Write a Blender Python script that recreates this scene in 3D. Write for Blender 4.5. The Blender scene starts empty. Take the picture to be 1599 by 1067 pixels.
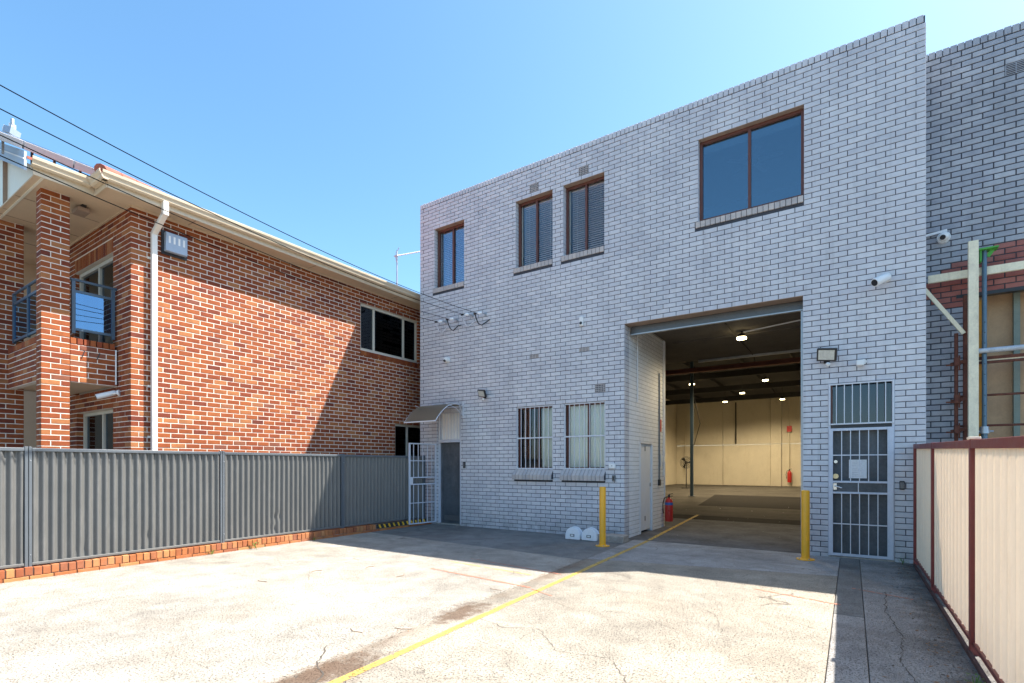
import bpy, bmesh, math, random
from mathutils import Vector, Matrix
random.seed(7)
C = bpy.context.scene.collection
sc = bpy.context.scene
R = math.radians

# ------------------------------------------------------------------ camera, sky, sun, exposure
cam_d = bpy.data.cameras.new('camera'); cam = bpy.data.objects.new('camera', cam_d); C.objects.link(cam)
cam.location = (0, 0, 1.44); cam.rotation_euler = (R(90), 0, R(33.52))
cam_d.sensor_width = 36; cam_d.lens = 801 / 1599 * 36; cam_d.shift_y = 193.5 / 1599
cam_d.clip_start = .05; cam_d.clip_end = 3000
sc.camera = cam
SUN = Vector((.525, .440, 1)).normalized()
elev = math.asin(SUN.z); azim = math.atan2(SUN.x, SUN.y)
w = bpy.data.worlds.new('World'); sc.world = w; w.use_nodes = True
nt = w.node_tree; nt.nodes.clear()
sky = nt.nodes.new('ShaderNodeTexSky'); sky.sky_type = 'NISHITA'; sky.sun_disc = False
sky.sun_elevation = elev; sky.sun_rotation = azim; sky.air_density = 1.0; sky.dust_density = 1.2; sky.ozone_density = 3.0
bg = nt.nodes.new('ShaderNodeBackground'); bg.inputs[1].default_value = .125
wo = nt.nodes.new('ShaderNodeOutputWorld')
hsv = nt.nodes.new('ShaderNodeHueSaturation'); hsv.inputs['Hue'].default_value = .489; hsv.inputs['Saturation'].default_value = 1.14; hsv.inputs['Value'].default_value = 1
nt.links.new(sky.outputs[0], hsv.inputs['Color']); nt.links.new(hsv.outputs[0], bg.inputs[0]); nt.links.new(bg.outputs[0], wo.inputs[0])
sl = bpy.data.lights.new('sun', 'SUN'); sl.energy = 5.0; sl.angle = R(.5); sl.color = (1, .93, .84)
so = bpy.data.objects.new('sun', sl); C.objects.link(so)
so.rotation_euler = (-SUN).to_track_quat('-Z', 'Y').to_euler(); so.location = (20, 20, 30)
sc.view_settings.view_transform = 'Standard'; sc.view_settings.look = 'None'
sc.view_settings.exposure = 1.42; sc.view_settings.gamma = 1
sc.render.engine = 'CYCLES'
sc.cycles.max_bounces = 8; sc.cycles.diffuse_bounces = 5; sc.cycles.transparent_max_bounces = 12

# ------------------------------------------------------------------ materials
M = {}
def newmat(name):
    m = bpy.data.materials.new(name); m.use_nodes = True
    t = m.node_tree; t.nodes.clear()
    o = t.nodes.new('ShaderNodeOutputMaterial'); b = t.nodes.new('ShaderNodeBsdfPrincipled')
    t.links.new(b.outputs[0], o.inputs[0]); M[name] = m
    return m, t, b, o
def N(t, kind, **kw):
    n = t.nodes.new('ShaderNode' + kind)
    for k, v in kw.items():
        if k.startswith('i_'):
            key = k[2:]; key = int(key) if key.isdigit() else key.replace('_', ' ')
            n.inputs[key].default_value = v
        else: setattr(n, k, v)
    return n
def noise(t, scale, detail=4, rough=.55, vec=None, dist=0):
    n = N(t, 'TexNoise'); n.inputs['Scale'].default_value = scale; n.inputs['Detail'].default_value = detail
    n.inputs['Roughness'].default_value = rough; n.inputs['Distortion'].default_value = dist
    if vec: t.links.new(vec, n.inputs['Vector'])
    return n.outputs['Fac']
def ramp(t, fac, stops):
    r = N(t, 'ValToRGB'); e = r.color_ramp.elements
    while len(e) < len(stops): e.new(.5)
    for el, (p, c) in zip(e, stops):
        el.position = p; el.color = (c[0], c[1], c[2], 1) if hasattr(c, '__len__') else (c, c, c, 1)
    t.links.new(fac, r.inputs[0]); return r.outputs[0]
def mixc(t, fac, a, b, mode='MIX'):
    m = N(t, 'Mix', data_type='RGBA', blend_type=mode)
    for v, s in ((fac, 0), (a, 6), (b, 7)):
        if isinstance(v, (int, float)): m.inputs[s].default_value = v
        elif isinstance(v, tuple): m.inputs[s].default_value = (*v, 1)
        else: t.links.new(v, m.inputs[s])
    return m.outputs[2]
def math_(t, op, a, b=0.0, clamp=False):
    m = N(t, 'Math', operation=op, use_clamp=clamp)
    for v, s in ((a, 0), (b, 1)):
        if isinstance(v, (int, float)): m.inputs[s].default_value = v
        else: t.links.new(v, m.inputs[s])
    return m.outputs[0]
def pos(t): return N(t, 'NewGeometry').outputs['Position']
def bump(t, b, h, strength=.3, dist=.003):
    n = N(t, 'Bump'); n.inputs['Strength'].default_value = strength; n.inputs['Distance'].default_value = dist
    t.links.new(h, n.inputs['Height']); t.links.new(n.outputs[0], b.inputs['Normal'])
def stretch(t, v, s):
    m = N(t, 'VectorMath', operation='MULTIPLY'); t.links.new(v, m.inputs[0]); m.inputs[1].default_value = s
    return m.outputs[0]

def plain(name, col, rough=.6, metal=0, var=.12, scale=6, bmp=0, spec=.5, dirt=None):
    m, t, b, o = newmat(name)
    p = pos(t); n1 = noise(t, scale, 5, .6, p); n2 = noise(t, scale * 9, 3, .6, p)
    f = math_(t, 'ADD', math_(t, 'MULTIPLY', n1, .65), math_(t, 'MULTIPLY', n2, .35))
    lo = tuple(c * (1 - var) for c in col); hi = tuple(min(1, c * (1 + var)) for c in col)
    c = ramp(t, f, [(.32, lo), (.68, hi)])
    if dirt:
        dn = noise(t, dirt[2], 6, .7, stretch(t, p, (1, 1, .35)))
        c = mixc(t, math_(t, 'MULTIPLY', ramp(t, dn, [(.52, 0), (.75, 1)]), dirt[1]), c, dirt[0])
    t.links.new(c, b.inputs['Base Color'])
    b.inputs['Roughness'].default_value = rough; b.inputs['Metallic'].default_value = metal
    b.inputs['Specular IOR Level'].default_value = spec
    rr = math_(t, 'ADD', math_(t, 'MULTIPLY', n1, .25), rough - .12, True); t.links.new(rr, b.inputs['Roughness'])
    if bmp: bump(t, b, n2, bmp, .002)
    return m

def brickmat(name, stops, mott=.25, dark=(.05, .03, .025), spots=.3, rough=.85, weather=None, edge=None):
    m, t, b, o = newmat(name)
    p = pos(t); g = N(t, 'NewGeometry'); oi = N(t, 'ObjectInfo')
    rnd = math_(t, 'FRACT', math_(t, 'ADD', g.outputs['Random Per Island'], oi.outputs['Random']))
    c = ramp(t, rnd, stops)
    n1 = noise(t, 9, 4, .6, p); n2 = noise(t, 70, 4, .65, p); n3 = noise(t, 260, 2, .6, p)
    c = mixc(t, mott, c, ramp(t, n1, [(.3, .25), (.7, 1.0)]), 'MULTIPLY')
    c = mixc(t, math_(t, 'MULTIPLY', ramp(t, n2, [(.56, 0), (.72, 1)]), spots), c, dark)
    if weather:
        wn = noise(t, 1.3, 6, .7, p); zz = N(t, 'SeparateXYZ'); t.links.new(p, zz.inputs[0])
        low = math_(t, 'MULTIPLY', ramp(t, wn, [(.42, 0), (.72, 1)]), weather[1])
        c = mixc(t, low, c, weather[0])
    if edge:      # drips down the paint, splash grime along the foot
        dn = noise(t, 1.0, 6, .7, stretch(t, p, (7, 7, .5)))
        c = mixc(t, math_(t, 'MULTIPLY', ramp(t, dn, [(.54, 0), (.74, 1)]), .35), c, (.30, .30, .32))
        ft = math_(t, 'SUBTRACT', 1.0, math_(t, 'MULTIPLY', zz.outputs[2], 1.6), True)
        ft = math_(t, 'MULTIPLY', ft, ramp(t, noise(t, 4, 6, .7, p), [(.35, .1), (.65, 1)]))
        c = mixc(t, math_(t, 'MULTIPLY', ft, .6), c, (.17, .17, .165))
    t.links.new(c, b.inputs['Base Color']); b.inputs['Roughness'].default_value = rough
    b.inputs['Specular IOR Level'].default_value = .3
    bump(t, b, math_(t, 'ADD', n2, math_(t, 'MULTIPLY', n3, .5)), .45, .002)
    return m

brickmat('grey_paint_brick', [(0, (.60, .60, .63)), (.5, (.655, .65, .67)), (1, (.70, .69, .70))], .14, (.30, .30, .33), .3, .55, ((.36, .36, .40), .38), True)
brickmat('grey_sill_brick', [(0, (.48, .45, .44)), (1, (.60, .54, .50))], .2, (.2, .18, .17), .35, .8)
brickmat('white_paint_brick', [(0, (.78, .79, .80)), (1, (.83, .84, .85))], .08, (.5, .5, .48), .2, .6)
brickmat('neighbour_brick', [(0, (.37, .39, .44)), (.5, (.43, .45, .49)), (1, (.50, .51, .54))], .25, (.14, .14, .15), .5, .75, ((.17, .18, .2), .5))
brickmat('bare_red_brick', [(0, (.27, .09, .075)), (.5, (.36, .125, .10)), (1, (.42, .18, .15))], .3, (.4, .3, .28), .35)
brickmat('house_brick', [(0, (.16, .038, .022)), (.1, (.24, .054, .021)), (.45, (.295, .075, .024)), (.8, (.35, .100, .030)), (.94, (.42, .17, .065)), (1, (.20, .065, .042))], .35, (.09, .035, .03), .45)
brickmat('kerb_brick', [(0, (.30, .09, .04)), (.6, (.44, .155, .05)), (1, (.50, .23, .09))], .35, (.2, .1, .07), .5, .9, ((.36, .22, .15), .35))
plain('dark_mortar', (.055, .058, .07), .9, var=.3, bmp=.3)
plain('white_mortar', (.42, .42, .41), .9, var=.15, bmp=.3)
plain('pink_mortar', (.74, .66, .57), .95, var=.12, scale=20, bmp=.4)
plain('kerb_mortar', (.26, .22, .19), .95, var=.3, bmp=.4)
plain('brown_frame', (.13, .045, .03), .45, var=.15)
plain('brown_soffit', (.34, .25, .19), .7, var=.15)
plain('cream_frame', (.60, .55, .45), .4, var=.06)
plain('cream_paint', (.78, .70, .56), .5, var=.05)
plain('soffit_cream', (.62, .48, .33), .7, var=.07, scale=3)
plain('gutter_cream', (.62, .51, .36), .35, var=.06)
plain('gable_cream', (.80, .78, .66), .55, var=.05)
plain('pipe_cream', (.78, .74, .66), .4, var=.05)
plain('bar_paint', (.62, .63, .66), .4, var=.06)
plain('gate_paint', (.55, .58, .65), .4, var=.08, dirt=((.3, .28, .27), .3, 12))
plain('door_dark', (.075, .085, .095), .5, var=.35, scale=2.5, dirt=((.22, .22, .22), .35, 5))
plain('black_plastic', (.02, .02, .022), .4)
plain('white_plastic', (.78, .78, .76), .35, var=.03)
plain('off_white_box', (.80, .82, .84), .45, var=.05, dirt=((.4, .36, .3), .3, 20))
plain('white_paint', (.74, .75, .76), .5, var=.04)
plain('yellow_paint', (.90, .43, .022), .38, var=.08, dirt=((.45, .28, .06), .35, 9))
plain('roller_steel', (.16, .165, .17), .4, .6, var=.15)
plain('tube_steel', (.46, .50, .54), .5, .1, var=.25, scale=9, dirt=((.2, .15, .12), .5, 12))
plain('galv_steel', (.42, .44, .46), .4, .7, var=.15)
plain('grey_fence', (.122, .124, .120), .42, var=.06, scale=3, dirt=((.3, .29, .27), .18, 7))
plain('grey_fence_rail', (.10, .115, .13), .4, var=.08)
plain('cream_fence', (.92, .78, .59), .5, var=.05, scale=2, dirt=((.5, .38, .26), .28, 3))
plain('maroon', (.20, .035, .03), .42, var=.12, dirt=((.35, .15, .1), .25, 9))
plain('rail_blue', (.055, .095, .14), .4, var=.1)
plain('gable_blue', (.34, .42, .52), .5, var=.07)
plain('roof_tile', (.32, .095, .06), .8, var=.25)
plain('solar_frame', (.40, .42, .45), .6, .1, var=.08)
plain('solar_glass', (.03, .035, .05), .12, var=.1)
plain('timber', (.78, .71, .52), .75, var=.16, scale=5, bmp=.2, dirt=((.3, .2, .12), .3, 14))
plain('plywood', (.50, .33, .19), .8, var=.14, scale=4, bmp=.2, dirt=((.3, .19, .11), .4, 5))
plain('rust', (.12, .04, .025), .85, var=.4, scale=14, bmp=.5, dirt=((.25, .10, .05), .6, 20))
plain('orange_steel', (.58, .26, .03), .55, var=.15, dirt=((.25, .12, .04), .4, 10))
plain('prop_blue', (.10, .17, .23), .5, .3, var=.2, dirt=((.35, .36, .36), .4, 14))
plain('green_plate', (.07, .34, .05), .5, var=.12)
plain('pole_green', (.20, .24, .20), .6, var=.15)
plain('red_gloss', (.50, .03, .025), .3, var=.06)
plain('blue_band', (.05, .14, .42), .4)
plain('wire_black', (.006, .007, .008), .95, spec=.05)
plain('wire_white', (.6, .6, .62), .4)
plain('glass_insulator', (.85, .88, .9), .15)
plain('interior_warm', (.62, .57, .46), .85, var=.07, scale=1.2, dirt=((.36, .3, .2), .3, 1.5))
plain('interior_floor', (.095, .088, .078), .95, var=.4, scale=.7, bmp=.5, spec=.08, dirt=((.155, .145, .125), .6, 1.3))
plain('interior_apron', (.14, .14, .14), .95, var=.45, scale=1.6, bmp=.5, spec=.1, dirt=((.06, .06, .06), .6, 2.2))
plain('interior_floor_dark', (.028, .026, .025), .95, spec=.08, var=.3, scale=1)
plain('dark_ceiling', (.11, .10, .09), .9, var=.3, scale=2)
plain('black_roof', (.028, .028, .03), .9, var=.3, scale=2)
plain('red_beam', (.22, .085, .06), .7, var=.25)
plain('dark_room', (.09, .09, .09), .9)
plain('room_light', (.55, .55, .55), .9)
plain('curtain_white', (.88, .88, .84), .9, var=.06, scale=3)
plain('curtain_dark', (.20, .20, .23), .9, var=.2, scale=6)
plain('blind_slat', (.62, .50, .52), .6, var=.05)
plain('paper', (.80, .80, .80), .8, var=.12, scale=40)
plain('faded_ink', (.42, .42, .45), .8)
plain('brass', (.6, .5, .3), .35, .8)
plain('chrome', (.6, .6, .6), .25, 1)
plain('old_board', (.085, .035, .028), .85, var=.4, bmp=.4)
plain('soil', (.09, .075, .06), .95, var=.4, bmp=.6)
plain('leaf_green', (.07, .16, .02), .6, var=.35, scale=30)
plain('dry_leaf', (.25, .14, .07), .8, var=.4, scale=30)
plain('red_line', (.50, .17, .11), .9, var=.2)
plain('stain_tape_black', (.03, .03, .03), .6, var=.3)
plain('tape_yellow', (.72, .42, .03), .5, var=.2)
plain('asphalt', (.06, .06, .06), .95, var=.3, scale=3, bmp=.4)
plain('roof_metal', (.35, .36, .37), .5, .3)
plain('cut_block', (.34, .31, .27), .9, var=.3, scale=14, bmp=.6, dirt=((.14, .12, .1), .5, 8))

# polycarbonate awning sheet, glass, lamps
def glassmat(name, tint, refl=.9, rough=.0, base_reflect=.06, tcol=(.55, .6, .62)):
    m, t, b, o = newmat(name); t.nodes.remove(b)
    tr = N(t, 'BsdfTransparent'); tr.inputs[0].default_value = (*tcol, 1)
    gl = N(t, 'BsdfGlossy'); gl.inputs[0].default_value = (*tint, 1); gl.inputs['Roughness'].default_value = rough
    lw = N(t, 'Fresnel'); lw.inputs[0].default_value = 1.5
    f = math_(t, 'ADD', math_(t, 'MULTIPLY', lw.outputs[0], refl), base_reflect, True)
    mx = N(t, 'MixShader'); t.links.new(f, mx.inputs[0]); t.links.new(tr.outputs[0], mx.inputs[1]); t.links.new(gl.outputs[0], mx.inputs[2])
    bp = N(t, 'Bump'); bp.inputs['Strength'].default_value = .04; bp.inputs['Distance'].default_value = .02
    t.links.new(noise(t, .9, 2, .5, pos(t)), bp.inputs['Height']); t.links.new(bp.outputs[0], gl.inputs['Normal'])
    t.links.new(mx.outputs[0], o.inputs[0]); return m
glassmat('window_glass', (.75, .82, .95), .75, 0, .0, (.94, .95, .92))
glassmat('tint_glass', (.72, .88, .98), 1.3, .04, .15, (.5, .58, .62))
glassmat('balcony_glass', (.4, .68, 1), 2.0, 0, .16, (.18, .32, .45))
glassmat('dark_glass', (.7, .8, .9), 1.0, 0, .02, (.55, .57, .6))
def backlit(name, share, col):      # thin sheet that passes part of the sun through
    m = M[name]; t = m.node_tree; o = [n for n in t.nodes if n.type == 'OUTPUT_MATERIAL'][0]; b = [n for n in t.nodes if n.type == 'BSDF_PRINCIPLED'][0]
    tl = N(t, 'BsdfTranslucent'); tl.inputs[0].default_value = (*col, 1); mx = N(t, 'MixShader'); mx.inputs[0].default_value = share
    t.links.new(b.outputs[0], mx.inputs[1]); t.links.new(tl.outputs[0], mx.inputs[2]); t.links.new(mx.outputs[0], o.inputs[0])
backlit('cream_fence', .13, (.85, .62, .42))
def awn():
    m, t, b, o = newmat('bronze_sheet')
    b.inputs['Base Color'].default_value = (.30, .24, .17, 1); b.inputs['Roughness'].default_value = .35
    tl = N(t, 'BsdfTranslucent'); tl.inputs[0].default_value = (.5, .4, .28, 1)
    mx = N(t, 'MixShader'); mx.inputs[0].default_value = .45
    t.links.new(b.outputs[0], mx.inputs[1]); t.links.new(tl.outputs[0], mx.inputs[2]); t.links.new(mx.outputs[0], o.inputs[0])
awn()
def emis(name, col, s):
    m, t, b, o = newmat(name)
    b.inputs['Base Color'].default_value = (.8, .8, .8, 1); b.inputs['Emission Color'].default_value = (*col, 1); b.inputs['Emission Strength'].default_value = s
emis('lamp_lens', (1, .80, .42), 9)
plain('flood_glass', (.55, .56, .5), .15, var=.2, scale=30)

def concrete(name, base, agg=.5, dirt=.35, seed=0.0, warm=(.52, .42, .31), joint=0, foot=0):
    warm = tuple(c * .62 for c in warm)
    m, t, b, o = newmat(name); p0 = pos(t)
    ad = N(t, 'VectorMath', operation='ADD'); t.links.new(p0, ad.inputs[0]); ad.inputs[1].default_value = (seed, seed * .7, 0); p = ad.outputs[0]
    big = noise(t, .45, 6, .62, p); mid = noise(t, 2.6, 6, .65, p, .4); fine = noise(t, 60, 5, .75, p); vfine = noise(t, 150, 2, .7, p)
    lo = tuple(c * .67 for c in base); hi = tuple(min(.9, c * 1.3) for c in base)
    c = ramp(t, math_(t, 'ADD', math_(t, 'MULTIPLY', big, .5), math_(t, 'MULTIPLY', mid, .5)), [(.36, lo), (.60, hi)])
    # warm worn patches
    wn = noise(t, .8, 5, .6, p, .6)
    c = mixc(t, math_(t, 'MULTIPLY', ramp(t, wn, [(.5, 0), (.7, 1)]), dirt), c, warm)
    # exposed aggregate: dark and brown stones, sharp specks
    v = N(t, 'TexVoronoi'); v.inputs['Scale'].default_value = 105; t.links.new(p, v.inputs['Vector'])
    sel = N(t, 'SeparateColor'); t.links.new(v.outputs['Color'], sel.inputs[0])
    stone = math_(t, 'MULTIPLY', ramp(t, v.outputs['Distance'], [(.30, 1), (.45, 0)]), ramp(t, sel.outputs[0], [(.35, 0), (.5, 1)]))
    patch = ramp(t, noise(t, 1.6, 5, .65, p), [(.38, .3), (.62, 1)])
    stone = math_(t, 'MULTIPLY', math_(t, 'MULTIPLY', stone, patch), min(1, agg * 1.15))
    sc_ = ramp(t, sel.outputs[1], [(0, (.05, .048, .043)), (.5, (.15, .125, .095)), (.75, (.27, .25, .21)), (1, (.60, .56, .48))])
    c = mixc(t, stone, c, sc_)
    pit = math_(t, 'MULTIPLY', ramp(t, fine, [(.38, 1), (.45, 0)]), min(1, agg * 1.1))
    c = mixc(t, pit, c, (.08, .07, .06))
    blob = math_(t, 'MULTIPLY', ramp(t, noise(t, 5.5, 6, .72, p, .8), [(.52, 0), (.66, 1)]), .22)
    c = mixc(t, blob, c, tuple(x * .55 for x in base))
    # hairline cracks
    wv = N(t, 'VectorMath', operation='ADD'); t.links.new(p, wv.inputs[0])
    nz = N(t, 'TexNoise'); nz.inputs['Scale'].default_value = 2.2; nz.inputs['Detail'].default_value = 6; t.links.new(p, nz.inputs['Vector'])
    t.links.new(stretch(t, nz.outputs['Color'], (.9, .9, 0)), wv.inputs[1])
    cv = N(t, 'TexVoronoi', feature='DISTANCE_TO_EDGE'); cv.inputs['Scale'].default_value = .42; t.links.new(wv.outputs[0], cv.inputs['Vector'])
    crack = ramp(t, cv.outputs['Distance'], [(.0012, 1), (.0035, 0)])
    crack = math_(t, 'MULTIPLY', crack, ramp(t, noise(t, .9, 3, .5, p), [(.5, 0), (.56, 1)]))
    c = mixc(t, math_(t, 'MULTIPLY', crack, .8), c, (.09, .075, .06))
    if foot:      # damp moss and dirt along the fence foot
        sx = N(t, 'SeparateXYZ'); t.links.new(p0, sx.inputs[0])
        e_ = math_(t, 'ADD', math_(t, 'MULTIPLY', math_(t, 'SUBTRACT', .80, sx.outputs[0]), 1.6), math_(t, 'MULTIPLY', math_(t, 'SUBTRACT', noise(t, 2.4, 6, .7, p0), .5), 1.7))
        c = mixc(t, math_(t, 'MULTIPLY', ramp(t, e_, [(.0, 1), (.55, 0)]), .75), c, (.055, .05, .042))
    if joint:
        sx = N(t, 'SeparateXYZ'); t.links.new(p0, sx.inputs[0])
        dj = math_(t, 'ABSOLUTE', math_(t, 'ADD', math_(t, 'ADD', sx.outputs[0], 3.05), math_(t, 'MULTIPLY', sx.outputs[1], .045)))
        near = ramp(t, math_(t, 'ADD', math_(t, 'MULTIPLY', dj, 2.4), math_(t, 'MULTIPLY', math_(t, 'SUBTRACT', noise(t, 3.5, 6, .7, p0), .5), 1.3)), [(.0, 1), (.35, 0)])
        along = ramp(t, noise(t, .55, 2, .5, p0), [(.44, 0), (.56, 1)])
        c = mixc(t, math_(t, 'MULTIPLY', math_(t, 'MULTIPLY', near, along), .5), c, (.14, .085, .05))
        for cx_, cy_, k_ in ((-3.05, 2.25, 1.5), (-3.2, 3.9, 1.7)):
            dx = math_(t, 'MULTIPLY', math_(t, 'ADD', sx.outputs[0], -cx_), 2.2); dy = math_(t, 'ADD', sx.outputs[1], -cy_)
            dd = math_(t, 'SQRT', math_(t, 'ADD', math_(t, 'MULTIPLY', dx, dx), math_(t, 'MULTIPLY', dy, dy)))
            ms = ramp(t, math_(t, 'ADD', math_(t, 'MULTIPLY', dd, k_ * .5), math_(t, 'MULTIPLY', math_(t, 'SUBTRACT', noise(t, 5, 6, .75, p0), .5), 1.2)), [(.18, 1), (.42, 0)])
            c = mixc(t, math_(t, 'MULTIPLY', ms, .8), c, (.11, .065, .04))
    # oil drips and tyre scuffs
    sp = N(t, 'TexVoronoi'); sp.inputs['Scale'].default_value = 1.7; t.links.new(p, sp.inputs['Vector'])
    s2 = N(t, 'SeparateColor'); t.links.new(sp.outputs['Color'], s2.inputs[0])
    drip = math_(t, 'MULTIPLY', ramp(t, sp.outputs['Distance'], [(.03, 1), (.075, 0)]), ramp(t, s2.outputs[0], [(.7, 0), (.75, .45)]))
    c = mixc(t, drip, c, (.11, .1, .09))
    t.links.new(c, b.inputs['Base Color']); b.inputs['Roughness'].default_value = .9; b.inputs['Specular IOR Level'].default_value = .25
    h = math_(t, 'ADD', math_(t, 'MULTIPLY', vfine, .5), math_(t, 'SUBTRACT', math_(t, 'MULTIPLY', stone, .7), math_(t, 'MULTIPLY', pit, 1.2)))
    bump(t, b, h, .8, .006)
concrete('concrete_light', (.335, .312, .268), .9, .35, joint=1)
concrete('concrete_main', (.305, .277, .228), 1.0, .35, 13, joint=1)
concrete('concrete_smooth', (.19, .19, .18), .7, .15, 31, (.18, .16, .14))
concrete('concrete_right', (.30, .29, .275), .95, .2, 47, (.24, .2, .16), foot=1)
concrete('concrete_ramp', (.36, .35, .335), .95, .15, 63)

# ------------------------------------------------------------------ mesh helpers
def tag(o, label=None, cat=None, group=None, kind=None):
    if label: o['label'] = label
    if cat: o['category'] = cat
    if group: o['group'] = group
    if kind: o['kind'] = kind
    return o
def empty(name, loc=(0, 0, 0), label=None, cat=None, group=None, kind=None):
    o = bpy.data.objects.new(name, None); C.objects.link(o); o.location = loc; o.empty_display_size = .2
    return tag(o, label, cat, group, kind)
class F:      # a frame: a runs along u, d outwards along n, z up
    def __init__(s, org, u, n): s.o = Vector(org); s.u = Vector(u); s.n = Vector(n)
    def p(s, a, d, z): v = s.o + s.u * a + s.n * d; return (v.x, v.y, v.z + z)
W = F((0, 0, 0), (1, 0, 0), (0, 1, 0))
class MB:
    def __init__(s): s.v = []; s.f = []; s.mi = []; s.mats = []
    def m(s, mat):
        if mat not in s.mats: s.mats.append(mat)
        return s.mats.index(mat)
    def add(s, vs, fs, mat):
        k = len(s.v); s.v += [tuple(x) for x in vs]; i = s.m(mat)
        for f in fs: s.f.append(tuple(k + j for j in f)); s.mi.append(i)
        return s
    def box(s, fr, a0, a1, d0, d1, z0, z1, mat):
        vs = [fr.p(a, d, z) for z in (z0, z1) for d in (d0, d1) for a in (a0, a1)]
        return s.add(vs, [(0, 1, 3, 2), (4, 6, 7, 5), (0, 4, 5, 1), (1, 5, 7, 3), (3, 7, 6, 2), (2, 6, 4, 0)], mat)
    def beam(s, p, q, wd, ht, mat, up=(0, 0, 1)):      # rectangular bar from p to q
        p = Vector(p); q = Vector(q); d = (q - p).normalized(); up = Vector(up)
        if abs(d.dot(up)) > .98: up = Vector((1, 0, 0))
        x = d.cross(up).normalized() * wd / 2; y = x.cross(d).normalized() * ht / 2
        vs = [a + i * x + j * y for a in (p, q) for i, j in ((-1, -1), (1, -1), (1, 1), (-1, 1))]
        return s.add(vs, [(0, 1, 2, 3), (7, 6, 5, 4), (0, 4, 5, 1), (1, 5, 6, 2), (2, 6, 7, 3), (3, 7, 4, 0)], mat)
    def tube(s, pts, r, mat, seg=8, cap=True):
        pts = [Vector(p) for p in pts]; rs = r if hasattr(r, '__len__') else [r] * len(pts); vs = []; fs = []
        ref = None
        for i, p in enumerate(pts):
            d = (pts[min(i + 1, len(pts) - 1)] - pts[max(i - 1, 0)]).normalized()
            if ref is None: ref = d.orthogonal().normalized()
            x = (ref - d * ref.dot(d)).normalized(); ref = x; y = d.cross(x)
            for k in range(seg): a = 2 * math.pi * k / seg; vs.append(p + (x * math.cos(a) + y * math.sin(a)) * rs[i])
        for i in range(len(pts) - 1):
            for k in range(seg): fs.append((i * seg + k, i * seg + (k + 1) % seg, (i + 1) * seg + (k + 1) % seg, (i + 1) * seg + k))
        if cap: fs.append(tuple(reversed(range(seg)))); fs.append(tuple((len(pts) - 1) * seg + k for k in range(seg)))
        return s.add(vs, fs, mat)
    def prism(s, fr, poly, d0, d1, mat):      # poly in (a, z), extruded in d
        n = len(poly); vs = [fr.p(a, d0, z) for a, z in poly] + [fr.p(a, d1, z) for a, z in poly]
        return s.add(vs, [tuple(range(n)), tuple(reversed(range(n, 2 * n)))] + [(i, n + i, n + (i + 1) % n, (i + 1) % n) for i in range(n)], mat)
    def ball(s, c, r, mat, seg=12, sy=1, sz=1):
        c = Vector(c); vs = []; fs = []; rings = seg // 2
        for i in range(rings + 1):
            th = math.pi * i / rings
            for k in range(seg): a = 2 * math.pi * k / seg; vs.append(c + Vector((math.sin(th) * math.cos(a) * r, math.sin(th) * math.sin(a) * r * sy, math.cos(th) * r * sz)))
        for i in range(rings):
            for k in range(seg): fs.append((i * seg + k, i * seg + (k + 1) % seg, (i + 1) * seg + (k + 1) % seg, (i + 1) * seg + k))
        return s.add(vs, fs, mat)
    def build(s, name, parent=None, bevel=0, smooth=False, kind=None, recalc=True, loc=None):
        me = bpy.data.meshes.new(name); me.from_pydata(s.v, [], s.f)
        for m in s.mats: me.materials.append(M[m])
        me.polygons.foreach_set('material_index', s.mi)
        if recalc or bevel:
            bm = bmesh.new(); bm.from_mesh(me)
            if smooth: bmesh.ops.remove_doubles(bm, verts=bm.verts, dist=1e-5)
            bmesh.ops.recalc_face_normals(bm, faces=bm.faces); bm.to_mesh(me); bm.free()
        if smooth:
            me.polygons.foreach_set('use_smooth', [True] * len(me.polygons)); me.set_sharp_from_angle(angle=R(38))
        o = bpy.data.objects.new(name, me); C.objects.link(o)
        if parent:
            o.parent = parent
            o.matrix_parent_inverse = parent_inv(parent)
        if bevel:
            b = o.modifiers.new('bevel', 'BEVEL'); b.width = bevel; b.segments = 2; b.limit_method = 'ANGLE'; b.angle_limit = R(40)
        if kind: o['kind'] = kind
        return o
def wmat(o):
    m = Matrix.LocRotScale(o.location, o.rotation_euler, o.scale)
    return (wmat(o.parent) @ o.matrix_parent_inverse @ m) if o.parent else m
def parent_inv(p): return wmat(p).inverted()
def part(name, parent, fn, **kw):
    b = MB(); fn(b); return b.build(name, parent, **kw)
def pbox(name, parent, fr, a0, a1, d0, d1, z0, z1, mat, bevel=0, **kw):
    b = MB(); b.box(fr, a0, a1, d0, d1, z0, z1, mat); return b.build(name, parent, bevel=bevel, **kw)
def lathe(mb, fr, a, d, prof, mat, seg=20):      # vertical axis at (a, d); prof of (r, z)
    c = Vector(fr.p(a, d, 0)); vs = []; fs = []
    for r, z in prof:
        for k in range(seg): t = 2 * math.pi * k / seg; vs.append((c.x + r * math.cos(t), c.y + r * math.sin(t), c.z + z))
    for i in range(len(prof) - 1):
        for k in range(seg): fs.append((i * seg + k, i * seg + (k + 1) % seg, (i + 1) * seg + (k + 1) % seg, (i + 1) * seg + k))
    mb.add(vs, fs, mat)

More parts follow.
